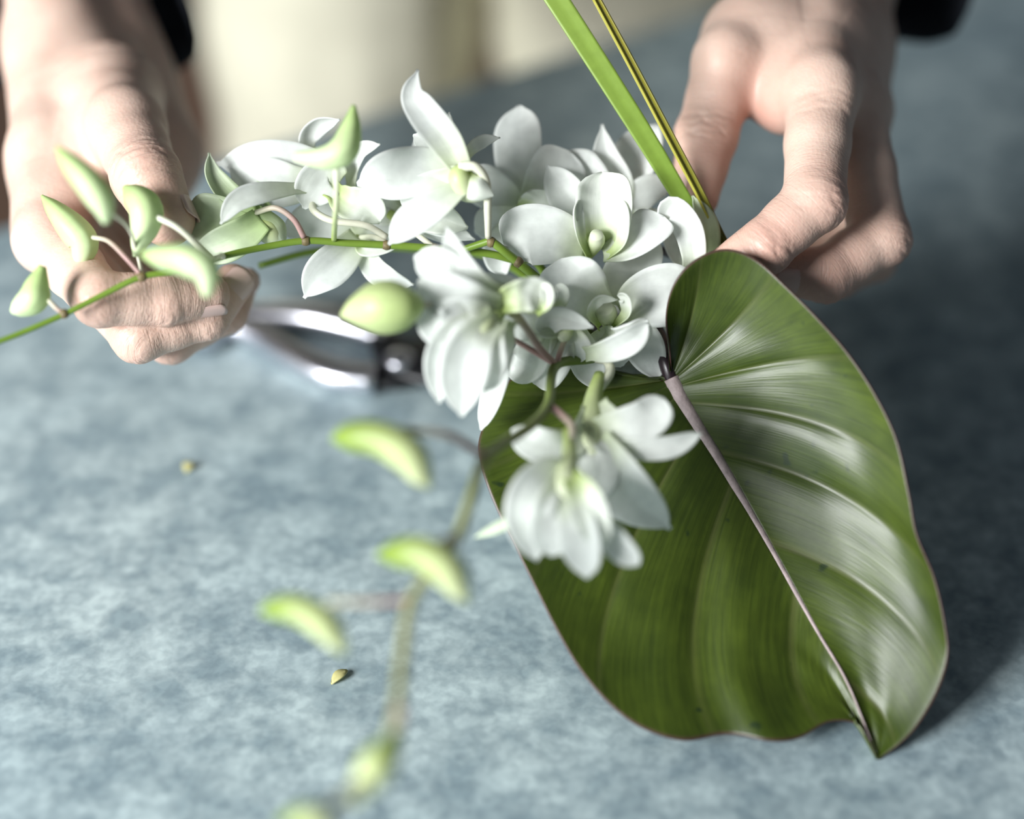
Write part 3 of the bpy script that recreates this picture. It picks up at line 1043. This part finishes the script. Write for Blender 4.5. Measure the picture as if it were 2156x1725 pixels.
# flower nearest the fingers: pale green back, seen from behind
flower(SA, [(535, 455, .551, 10), (560, 480, .553, 26), (580, 500, .555, 22), (600, 514, .557, 5)], [
    ('sepal', [(545, 450, .553), (490, 420, .555), (450, 370, .557), (440, 322, .560)], 55, D(mat=PETALG, cup=.5, roll=.5, tip=.9, peak=.4)),
    ('petal', [(545, 455, .553), (490, 470, .553), (430, 460, .554), (392, 452, .558)], 108, D(mat=PETALG, cup=.2, base=.6, tip=.1)),
    ('sepal', [(550, 462, .549), (510, 495, .549), (460, 520, .550), (405, 530, .553)], 78, D(mat=PETALG, cup=.3, base=.7)),
    ('sepal', [(540, 450, .550), (572, 485, .551), (600, 518, .555)], 62, D(mat=PETALG, cup=-.5, tip=.9, base=.7)),
    ('petal', [(560, 445, .558), (530, 410, .563), (500, 390, .568)], 60, D(mat=PETALG, cup=.3)),
    ('petal', [(675, 392, .560), (560, 405, .546), (500, 425, .542), (464, 472, .541)], 50, D(cup=.4, roll=.3, tip=.6, peak=.5, base=.12)),
], ped=[(640, 500, .548), (618, 462, .546), (580, 438, .546), (538, 448, .549)])
# flower behind the upright green bud
flower(SA, [(690, 405, .563, 16), (725, 420, .560, 22), (760, 445, .560, 14)], [
    ('petal', [(705, 390, .566), (640, 365, .564), (540, 345, .563), (455, 345, .566)], 118, D(cup=.25, tip=.9, peak=.45, base=.55)),
    ('petal', [(680, 380, .564), (610, 390, .562), (545, 380, .562), (480, 350, .565)], 105, D(cup=.3, tip=.8, roll=.2)),
    ('sepal', [(665, 350, .567), (645, 300, .566), (670, 265, .562), (715, 252, .556)], 46, D(cup=.4, roll=.5)),
    ('sepal', [(740, 400, .564), (742, 350, .561), (760, 318, .558), (800, 304, .555)], 40, D(cup=.4, roll=-.4)),
    ('petal', [(715, 385, .558), (690, 370, .556), (660, 400, .555), (640, 440, .556)], 90, D(cup=.3, base=.6)),
    ('lip', [(700, 400, .557), (730, 425, .553), (775, 440, .553), (800, 470, .556)], 75, D(mat=LIP, cup=.7, ruff=.12)),
], ped=[(815, 500, .551), (770, 475, .550), (700, 465, .550), (662, 445, .553), (658, 425, .558)], pedmat=PEDW, pedr=(7, 8))
# flower hanging below the stem
flower(SA, [(750, 500, .566, 10), (755, 520, .564, 14), (760, 540, .563, 8)], [
    ('petal', [(770, 490, .567), (710, 465, .566), (650, 470, .566), (590, 495, .567)], 92, D(cup=.25, tip=.9, base=.7)),
    ('petal', [(745, 495, .567), (800, 475, .567), (850, 500, .570)], 80, D(cup=.25, base=.6)),
    ('sepal', [(755, 500, .562), (715, 545, .558), (670, 585, .556), (640, 628, .557)], 86, D(cup=.25, tip=.9, peak=.5, base=.6)),
    ('sepal', [(762, 505, .562), (785, 560, .560), (825, 590, .559), (872, 600, .560)], 58, D(cup=.4, tip=1.0, roll=.4, base=.6)),
    ('lip', [(755, 515, .560), (770, 525, .558), (835, 522, .556)], 30, D(mat=LIP, cup=.6, ruff=.1)),
], ped=[(820, 516, .552), (790, 500, .556), (760, 500, .563)], pedmat=PEDW)
# small side flower left of the tall one, half hidden
flower(SA, [(820, 450, .565, 10), (850, 470, .563, 14), (870, 490, .562, 8)], [
    ('petal', [(850, 440, .567), (880, 390, .568), (900, 330, .570), (875, 285, .572)], 92, D(cup=.25, tip=.7)),
    ('petal', [(855, 455, .566), (800, 440, .566), (760, 410, .568)], 70, D(cup=.3)),
    ('sepal', [(860, 470, .563), (930, 480, .560), (985, 500, .560)], 60, D(cup=.3)),
    ('lip', [(850, 460, .561), (905, 455, .556), (985, 480, .553)], 70, D(mat=LIP, cup=.7, ruff=.12, base=.6)),
    ('sepal', [(870, 480, .562), (905, 470, .558), (1000, 505, .556)], 44, D(cup=.5)),
], ped=[(915, 522, .553), (880, 495, .556), (850, 468, .560)], pedmat=PEDW)

for a, b in (((128, 664, .526), (142, 658, .5262)), ((290, 587, .5293), (306, 580, .5298)), ((636, 508, .549), (652, 507, .549)), ((806, 516, .551), (822, 517, .5512)), ((908, 522, .5529), (922, 524, .5532))):
    tube('stem_node', [P(*a), P((a[0] + b[0]) / 2, (a[1] + b[1]) / 2, (a[2] + b[2]) / 2), P(*b)], [M(8.5, a[2]), M(11, a[2]), M(8.8, a[2])], NODE, SA, seg=12, n=8)
# --- second spray: the open flowers in the middle ----------------------------
SB = empty('orchid_spray', tuple(VM + Vector((.004, .004, 0))))
tag(SB, 'orchid spray with open white flowers gathered below the grass blades', 'orchid spray')
stem(SB, [(930, 548, .553), (968, 529, .551), (1020, 511, .5485), (1033, 508, .548), (1044, 515, .5482), (1090, 552, .550), (1150, 602, .553), (1200, 640, .562), (VM + Vector((-.004, .004, -.002)),)], (7, 11))
# tall back-facing flower on an arching stalk
flower(SB, [(978, 350, .537, 10), (968, 372, .536, 24), (985, 405, .538, 22), (1035, 415, .540, 4)], [
    ('sepal', [(975, 360, .538), (940, 300, .536), (890, 235, .534), (868, 195, .535), (880, 147, .538)], 72, D(cup=.35, tip=.8, peak=.35, base=.6)),
    ('petal', [(980, 375, .540), (900, 360, .540), (820, 370, .541), (752, 388, .545)], 108, D(cup=.3, base=.5)),
    ('sepal', [(985, 385, .536), (920, 430, .534), (860, 470, .534), (818, 515, .537)], 74, D(cup=.3, roll=.2, tip=.8)),
    ('petal', [(960, 350, .543), (925, 310, .546), (900, 300, .548), (870, 284, .550)], 60, D(cup=.3)),
    ('petal', [(975, 345, .540), (965, 300, .542), (945, 270, .545), (946, 236, .548)], 24, D(cup=.5)),
    ('petal', [(978, 340, .541), (995, 312, .543), (1020, 296, .545), (1053, 290, .548)], 28, D(cup=.4, tip=1.0)),
    ('petal', [(975, 370, .538), (930, 395, .541), (880, 420, .545), (850, 445, .548)], 90, D(cup=.3, base=.6)),
    ('lip', [(975, 372, .536), (1000, 395, .534), (1040, 412, .536)], 55, D(mat=LIP, cup=-.5, tip=1.0, base=.7)),
], ped=[(1028, 500, .547), (1027, 450, .541), (1024, 385, .537), (1002, 352, .534), (968, 352, .535)], pedmat=PEDW, pedr=(7, 11))
# flower with the tall upright petal
flower(SB, [(1100, 440, .574, 14), (1110, 455, .572, 16), (1120, 470, .570, 8)], [
    ('sepal', [(1108, 440, .576), (1095, 370, .575), (1092, 290, .575), (1094, 222, .578)], 108, D(cup=.25, tip=.35, peak=.6, base=.45, roll=-.35)),
    ('petal', [(1100, 445, .575), (1060, 415, .574), (1010, 385, .574), (985, 372, .576)], 88, D(cup=.25, base=.5)),
    ('petal', [(1115, 440, .574), (1150, 400, .570), (1180, 350, .568), (1200, 318, .570)], 120, D(cup=.25, tip=.2, base=.5)),
    ('sepal', [(1100, 450, .572), (1040, 470, .570), (1000, 490, .570)], 80, D(cup=.25)),
    ('sepal', [(1105, 455, .572), (1060, 500, .569), (1050, 545, .568), (1062, 590, .568)], 70, D(cup=.3, tip=.9)),
    ('lip', [(1105, 450, .571), (1130, 430, .566), (1150, 400, .564)], 70, D(mat=LIP, cup=.6, ruff=.12, base=.6)),
    ('petal', [(1200, 350, .578), (1225, 330, .580), (1250, 335, .583)], 30, D(cup=.3)),
], ped=[(1060, 528, .552), (1080, 500, .560), (1100, 455, .570)], pedmat=PEDW)
# the flower facing the camera
flower(SB, [(1235, 545, .560, 8), (1250, 520, .556, 15), (1256, 506, .552, 18), (1256, 494, .549, 14)], [
    ('petal', [(1235, 520, .556), (1180, 500, .552), (1110, 495, .551), (1062, 520, .553)], 128, D(cup=.3, tip=.15, base=.35, peak=.6, ruff=.03)),
    ('petal', [(1270, 535, .556), (1320, 515, .551), (1370, 480, .549), (1398, 455, .551)], 92, D(cup=.35, tip=.2, base=.4, peak=.65, roll=-.4)),
    ('sepal', [(1240, 515, .560), (1215, 450, .561), (1180, 390, .562), (1152, 348, .565)], 84, D(cup=.4, tip=.8, peak=.45)),
    ('sepal', [(1250, 500, .566), (1240, 420, .570), (1200, 360, .572), (1180, 320, .575)], 130, D(cup=.25, tip=.3, base=.5)),
    ('sepal', [(1275, 520, .561), (1340, 500, .563), (1390, 500, .566)], 70, D(cup=.3)),
    ('lip', [(1262, 528, .557), (1268, 480, .552), (1272, 420, .549), (1268, 362, .552)], 118, D(mat=LIP, cup=.55, tip=.05, base=.55, peak=.6, ruff=.07)),
    ('lip_lobe', [(1240, 545, .556), (1222, 500, .550), (1214, 450, .547), (1222, 420, .548)], 36, D(mat=LIP, cup=.5, roll=.9, tip=.3)),
    ('lip_lobe', [(1275, 545, .556), (1310, 510, .550), (1318, 460, .547), (1310, 420, .548)], 40, D(mat=LIP, cup=.5, roll=-.9, tip=.3)),
], ped=[(1165, 612, .555), (1195, 590, .560), (1232, 548, .561)], pedmat=PEDI)
# flower behind it, next to the grass
flower(SB, [(1310, 470, .580, 10), (1318, 450, .577, 14), (1322, 430, .575, 10)], [
    ('sepal', [(1310, 450, .578), (1295, 390, .575), (1275, 330, .573), (1268, 262, .575)], 78, D(cup=.45, tip=1.0, peak=.4, base=.6)),
    ('petal', [(1315, 450, .580), (1325, 380, .580), (1345, 320, .580), (1385, 262, .583)], 104, D(cup=.3, tip=.5, base=.45, roll=-.35)),
    ('petal', [(1320, 490, .578), (1330, 440, .575), (1370, 400, .573), (1420, 385, .575)], 70, D(cup=.4, roll=-.4, base=.6)),
    ('sepal', [(1325, 480, .580), (1375, 480, .580), (1420, 470, .583)], 50, D(cup=.3, mat=PETALG)),
    ('lip', [(1310, 465, .578), (1345, 470, .574), (1400, 450, .573)], 60, D(mat=LIP, cup=.5, ruff=.1)),
], ped=[(1245, 640, .575), (1290, 560, .585), (1312, 475, .582)], pedmat=PEDI)
# half-open flower beside the leaf lobe
flower(SB, [(1455, 580, .572, 10), (1450, 560, .570, 12), (1445, 545, .568, 8)], [
    ('petal', [(1450, 590, .560), (1462, 540, .552), (1450, 480, .549), (1415, 440, .550), (1392, 468, .554)], 64, D(cup=.4, tip=.3, base=.5, roll=-.3)),
    ('petal', [(1460, 570, .565), (1490, 530, .561), (1488, 470, .559), (1458, 412, .560)], 46, D(mat=PETALG, cup=.5, tip=.6, base=.6, roll=.3)),
    ('sepal', [(1450, 580, .568), (1425, 530, .568), (1400, 470, .568)], 54, D(cup=.3, roll=.6)),
], ped=[(1300, 640, .58), (1380, 620, .585), (1455, 580, .574)], pedmat=PEDI)
tube('stem', [P(1360, 520, .585), P(1400, 530, .580), P(1445, 552, .578), P(1470, 590, .58)], [.0016] * 4, PETIOLE, SB, seg=10, n=20)

for a, b in (((1026, 510, .5482), (1041, 512, .548)), ((1084, 547, .5497), (1097, 558, .5503))):
    tube('stem_node', [P(*a), P((a[0] + b[0]) / 2, (a[1] + b[1]) / 2 - 1, (a[2] + b[2]) / 2), P(*b)], [M(9, a[2]), M(12, a[2]), M(9.5, a[2])], NODE, SB, seg=12, n=8)
# --- third spray: droops towards the camera ---------------------------------
SC = empty('orchid_spray', tuple(VM + Vector((0, -.006, 0))))
tag(SC, 'drooping orchid spray with yellow green buds hanging over the bare zinc', 'orchid spray')
stem(SC, [(VM + Vector((0, -.004, -.002)),), (1310, 730, .566), (1248, 755, .548), (1170, 770, .536), (1155, 850, .516), (1120, 895, .502), (1060, 935, .488), (1015, 975, .476), (988, 1060, .466), (955, 1145, .459), (870, 1258, .450), (848, 1380, .441),
          (836, 1490, .432), (805, 1600, .423), (715, 1690, .414), (610, 1745, .408)], (10, 13), STEMO)
bud(SC, [(700, 925, .464, 6), (735, 920, .463, 30), (800, 925, .461, 38), (858, 958, .460, 40), (885, 1000, .461, 26), (905, 1026, .462, 6)], BUDY,
    ped=[(1015, 955, .477), (940, 915, .468), (850, 905, .463)], pedmat=PEDI, pr=9)
bud(SC, [(795, 1170, .457, 6), (835, 1166, .456, 30), (890, 1168, .454, 38), (940, 1200, .453, 40), (965, 1240, .454, 26), (985, 1268, .455, 6)], BUDY,
    ped=[(957, 1143, .459), (945, 1138, .457), (925, 1150, .455)], pedmat=PEDI, pr=9)
bud(SC, [(548, 1288, .450, 5), (580, 1282, .449, 24), (630, 1285, .447, 32), (682, 1316, .446, 34), (710, 1352, .447, 22), (728, 1376, .448, 6)], BUDY,
    ped=[(862, 1264, .450), (790, 1268, .448), (690, 1268, .446)], pedmat=PEDI, pr=8)
bud(SC, [(835, 1540, .424, 6), (822, 1570, .423, 26), (795, 1610, .421, 40), (770, 1650, .421, 32), (745, 1690, .422, 8)], BUDY,
    ped=[(842, 1490, .431), (845, 1515, .427), (832, 1550, .424)], pedmat=PEDI, pr=8)
bud(SC, [(590, 1738, .408, 6), (625, 1730, .407, 26), (665, 1735, .406, 32), (700, 1765, .406, 8)], BUDY,
    ped=[(720, 1688, .414), (700, 1700, .411), (670, 1720, .408)], pedmat=PEDI, pr=8)
bud(SC, [(718, 664, .507, 5), (748, 656, .506, 32), (795, 648, .505, 56), (845, 645, .505, 52), (885, 640, .507, 20)], BUDP,
    ped=[(1170, 768, .537), (1090, 720, .530), (980, 655, .520), (880, 640, .508)], pedmat=PEDI, pr=6)
# flower with the green centre, facing the camera
flower(SC, [(1290, 690, .560, 8), (1282, 675, .556, 18), (1276, 660, .551, 24), (1272, 648, .547, 18)], [
    ('petal', [(1275, 650, .552), (1235, 625, .546), (1200, 590, .542), (1180, 545, .544)], 132, D(cup=.25, tip=.05, base=.45, peak=.6)),
    ('sepal', [(1290, 640, .558), (1310, 590, .560), (1345, 540, .562), (1360, 480, .566)], 105, D(cup=.3, tip=.5, base=.45)),
    ('petal', [(1305, 655, .554), (1350, 635, .550), (1410, 620, .548), (1450, 625, .551)], 132, D(cup=.25, tip=.2, base=.4, peak=.6)),
    ('sepal', [(1310, 670, .556), (1345, 710, .556), (1370, 760, .557), (1388, 802, .559)], 84, D(cup=.3, tip=.9, peak=.45, base=.6)),
    ('sepal', [(1265, 690, .556), (1290, 730, .557), (1310, 772, .558)], 90, D(cup=.3, tip=.5, base=.6)),
    ('lip', [(1272, 700, .554), (1300, 715, .542), (1340, 700, .536), (1362, 672, .535)], 62, D(mat=PETAL, cup=.45, tip=.3, base=.5, roll=.3)),
    ('petal', [(1232, 745, .541), (1280, 738, .536), (1330, 715, .533), (1365, 680, .534)], 58, D(cup=.4, tip=.5, base=.4, roll=.25)),
    ('lip_lobe', [(1262, 690, .552), (1243, 660, .545), (1262, 630, .541), (1300, 632, .543)], 30, D(mat=LIP, cup=.5, roll=.8)),
    ('lip_lobe', [(1290, 690, .552), (1318, 660, .545), (1318, 630, .541), (1300, 622, .543)], 34, D(mat=LIP, cup=.5, roll=-.8)),
    ('lip_lobe', [(1160, 660, .545), (1180, 640, .540), (1186, 615, .538), (1170, 600, .539)], 26, D(mat=LIP, cup=.6, tip=.1)),
], ped=[(1250, 755, .549), (1270, 735, .556), (1290, 695, .560)])
# soft cluster of two flowers in front of the scissors
flower(SC, [(1040, 625, .528, 12), (1075, 630, .524, 22), (1130, 640, .524, 20), (1160, 610, .528, 10)], [
    ('sepal', [(1060, 620, .522), (1000, 585, .518), (960, 540, .517), (940, 478, .520)], 56, D(cup=.4, tip=.7, roll=-.3)),
    ('petal', [(1050, 630, .524), (980, 590, .519), (920, 560, .517), (872, 540, .519)], 84, D(cup=.3, tip=.3)),
    ('petal', [(1060, 640, .520), (1000, 640, .513), (930, 620, .511), (880, 590, .513)], 100, D(cup=.3, tip=.2)),
    ('petal', [(1050, 650, .518), (980, 665, .511), (925, 690, .509), (890, 640, .512)], 80, D(cup=.3, tip=.2)),
    ('petal', [(1060, 610, .526), (1010, 600, .524), (1060, 600, .526), (1120, 612, .529)], 48, D(cup=.4, ruff=.1)),
    ('lip', [(1050, 640, .520), (1090, 625, .518), (1130, 620, .520), (1165, 640, .524)], 70, D(mat=LIP, cup=.6, ruff=.14, base=.6)),
    ('lip_lobe', [(1130, 660, .522), (1150, 640, .518), (1152, 612, .518), (1140, 596, .520)], 26, D(mat=LIP, cup=.5, ruff=.1)),
], ped=[(1172, 768, .536), (1140, 735, .530), (1110, 690, .526), (1075, 640, .524)], pedr=(6, 6))
flower(SC, [(1060, 650, .524, 12), (1020, 690, .514, 24), (985, 730, .511, 16)], [
    ('sepal', [(1040, 660, .516), (960, 700, .510), (925, 760, .508), (925, 850, .511)], 66, D(cup=.4, tip=.4)),
    ('sepal', [(1050, 670, .514), (1000, 720, .507), (975, 790, .505), (972, 878, .509)], 104, D(cup=.35, tip=.7, peak=.6)),
    ('petal', [(1060, 670, .520), (1040, 720, .518), (1010, 770, .516), (985, 800, .517)], 110, D(cup=.3, tip=.4)),
    ('sepal', [(1060, 690, .528), (1058, 760, .533), (1040, 830, .537), (1012, 906, .541)], 54, D(cup=.5, tip=.3, roll=.5)),
    ('petal', [(1050, 660, .518), (1000, 670, .512), (940, 680, .511), (900, 690, .514)], 100, D(cup=.3, tip=.2)),
    ('lip', [(1050, 670, .516), (1030, 720, .510), (1030, 780, .509), (1020, 825, .513)], 70, D(mat=PETAL, cup=.6, ruff=.1)),
], ped=[(1172, 770, .536), (1135, 735, .529), (1100, 685, .524), (1062, 652, .523)], pedr=(6, 6))
# small flower above the leaf lobe
flower(SC, [(1200, 690, .540, 8), (1190, 705, .538, 14), (1180, 715, .537, 8)], [
    ('petal', [(1195, 700, .540), (1150, 690, .538), (1180, 670, .536), (1250, 690, .536)], 52, D(cup=.4)),
    ('petal', [(1160, 700, .541), (1130, 730, .541), (1105, 770, .543), (1062, 778, .546)], 78, D(cup=.3, tip=.4, base=.6)),
    ('petal', [(1175, 700, .542), (1170, 740, .542), (1140, 785, .544), (1120, 805, .546)], 90, D(cup=.3, tip=.4, base=.6)),
    ('sepal', [(1190, 700, .540), (1200, 735, .541), (1210, 770, .543)], 90, D(cup=.25, tip=.4, base=.7)),
    ('sepal', [(1205, 700, .546), (1235, 760, .549), (1262, 822, .552)], 72, D(cup=.3, tip=.8, base=.8)),
    ('petal', [(1190, 690, .539), (1120, 680, .538), (1070, 690, .540), (1040, 720, .543)], 70, D(cup=.3)),
], ped=[(1172, 769, .536), (1180, 740, .538), (1195, 700, .540)])
# front flower over the leaf
flower(SC, [(1262, 790, .536, 12), (1248, 850, .526, 20), (1245, 930, .518, 26), (1250, 985, .516, 12)], [
    ('petal', [(1250, 900, .518), (1310, 895, .513), (1365, 880, .512), (1398, 838, .514)], 84, D(cup=.3, tip=.05, base=.45, peak=.65)),
    ('sepal', [(1270, 940, .517), (1330, 945, .512), (1410, 942, .511), (1478, 912, .514)], 48, D(cup=.4, tip=.5, base=.6)),
    ('sepal', [(1255, 930, .516), (1295, 1000, .511), (1345, 1060, .511), (1412, 1114, .516)], 132, D(cup=.25, tip=.8, peak=.5, base=.6, roll=.5)),
    ('petal', [(1245, 910, .518), (1185, 940, .512), (1130, 935, .510), (1076, 905, .512)], 74, D(cup=.35, tip=.05, base=.6)),
    ('petal', [(1250, 860, .522), (1240, 930, .516), (1265, 990, .512), (1255, 1065, .512)], 90, D(cup=.25, base=.5, tip=.6)),
    ('petal', [(1255, 850, .523), (1290, 920, .515), (1300, 960, .512)], 90, D(cup=.25, base=.5, tip=.3)),
], ped=[(1255, 757, .548), (1278, 762, .543), (1284, 785, .538), (1262, 815, .533)], pedmat=PEDW, pedr=(8, 12))
flower(SC, [(1195, 905, .512, 10), (1200, 960, .500, 18), (1190, 1010, .494, 26), (1200, 1060, .492, 20)], [
    ('petal', [(1200, 995, .496), (1145, 1015, .491), (1112, 1080, .489), (1130, 1182, .493)], 104, D(cup=.3, tip=.15, base=.55, peak=.5)),
    ('petal', [(1200, 1000, .494), (1175, 1060, .489), (1165, 1120, .488), (1160, 1172, .491)], 100, D(cup=.3, tip=.15, base=.5)),
    ('sepal', [(1205, 1010, .492), (1215, 1090, .486), (1225, 1150, .486), (1235, 1218, .490)], 92, D(cup=.35, tip=.4, base=.5, peak=.6, roll=.4)),
    ('petal', [(1215, 1010, .494), (1255, 1080, .490), (1295, 1140, .490), (1345, 1192, .493)], 64, D(cup=.4, tip=.1, base=.5, peak=.65, roll=.4)),
    ('sepal', [(1190, 1020, .497), (1130, 1060, .496), (1070, 1100, .497), (1000, 1132, .501)], 24, D(mat=PETALG, cup=.5, tip=.3)),
    ('lip', [(1200, 1000, .492), (1225, 1040, .484), (1250, 1100, .484), (1270, 1160, .488)], 76, D(mat=LIP, cup=.5, ruff=.08)),
], ped=[(1155, 852, .516), (1180, 872, .513), (1205, 900, .509), (1200, 950, .502)], pedr=(8, 9))

# ------------------------------------------------------------------ scissors on the table
sc = empty('scissors', tuple(T(840, 763, .0)))
tag(sc, 'steel and black florist scissors lying flat on the zinc table', 'scissors')
def band(name, pix, w, h0, h1, mat, n=30):
    c = cr([T(*p, (h0 + h1) / 2) for p in pix], n)
    ww = cr([[x] for x in w], n)[:, 0]
    V, F = [], []
    for i in range(n):
        tg = Vector(c[min(i + 1, n - 1)] - c[max(i - 1, 0)]); tg.z = 0; tg.normalize()
        sd = Vector((-tg.y, tg.x, 0)) * ww[i] * .5
        p = Vector(c[i])
        z0, z1 = TZ + h0, TZ + h1
        e = .3
        for q, z in ((sd, z0 + (z1 - z0) * e), (sd, z1 - (z1 - z0) * e), (sd * .7, z1), (sd * -.7, z1), (-sd, z1 - (z1 - z0) * e), (-sd, z0 + (z1 - z0) * e), (sd * -.7, z0), (sd * .7, z0)):
            V.append((p.x + q.x, p.y + q.y, z))
    for i in range(n - 1):
        for j in range(8):
            j2 = (j + 1) % 8
            F.append((i * 8 + j, i * 8 + j2, (i + 1) * 8 + j2, (i + 1) * 8 + j))
    F.append(tuple(range(8))[::-1]); F.append(tuple((n - 1) * 8 + j for j in range(8)))
    return fix_normals(mesh_obj(name, V, F, mat, sc))
band('handle', [(425, 722), (470, 690), (540, 705), (620, 752), (700, 788), (790, 800)], [.009, .009, .010, .011, .012, .012], .001, .010, STEEL)
band('handle', [(440, 712), (490, 672), (560, 664), (650, 668), (740, 688), (815, 715)], [.009, .009, .010, .011, .011, .009], .002, .011, STEEL)
band('blade', [(770, 800), (840, 785), (900, 745), (1000, 700), (1110, 660)], [.010, .020, .020, .016, .003], .001, .006, BLACK)
band('blade', [(800, 708), (840, 745), (910, 775), (1010, 780), (1130, 770)], [.010, .020, .020, .016, .003], .006, .010, BLACK)
pv = T(842, 762, .010)
lathe('pivot_screw', [(.006, 0), (.006, .002), (.005, .003), (.002, .0034)], (pv.x, pv.y, pv.z), STEEL, sc, seg=24)

# ------------------------------------------------------------------ scraps on the table
def scrap(px, py, l, w, ang, label):
    c = T(px, py, .0)
    V, F = [], []
    for lay in (0, 1):
        for i in range(7):
            t = i / 6
            hw = w * math.sin(math.pi * (t * .9 + .05)) * .5
            for u in (-1, 0, 1):
                x, y = (t - .5) * l, hw * u
                V.append((c.x + x * math.cos(ang) - y * math.sin(ang), c.y + x * math.sin(ang) + y * math.cos(ang),
                          TZ + .0003 + .0012 * math.sin(math.pi * t) + (.0006 if lay else 0) + .0004 * abs(u)))
    for i in range(6):
        for j in range(2):
            a = i * 3 + j
            F.append((a, a + 3, a + 4, a + 1)); F.append((21 + a, 21 + a + 1, 21 + a + 4, 21 + a + 3))
    lp = [0, 1, 2, 5, 8, 11, 14, 17, 20, 19, 18, 15, 12, 9, 6, 3]
    for q in range(len(lp)):
        a, b = lp[q], lp[(q + 1) % len(lp)]
        F.append((a, b, 21 + b, 21 + a))
    o = fix_normals(mesh_obj('plant_scrap', V, F, SCRAP))
    tag(o, label, 'plant scrap', 'dry plant scraps on the zinc table')
scrap(715, 1430, .0075, .0035, .9, 'curled yellowish plant scrap on bare zinc beside the drooping orchid stem')
scrap(398, 988, .0055, .0040, 1.3, 'tiny round yellowish plant scrap on bare zinc below the scissors')
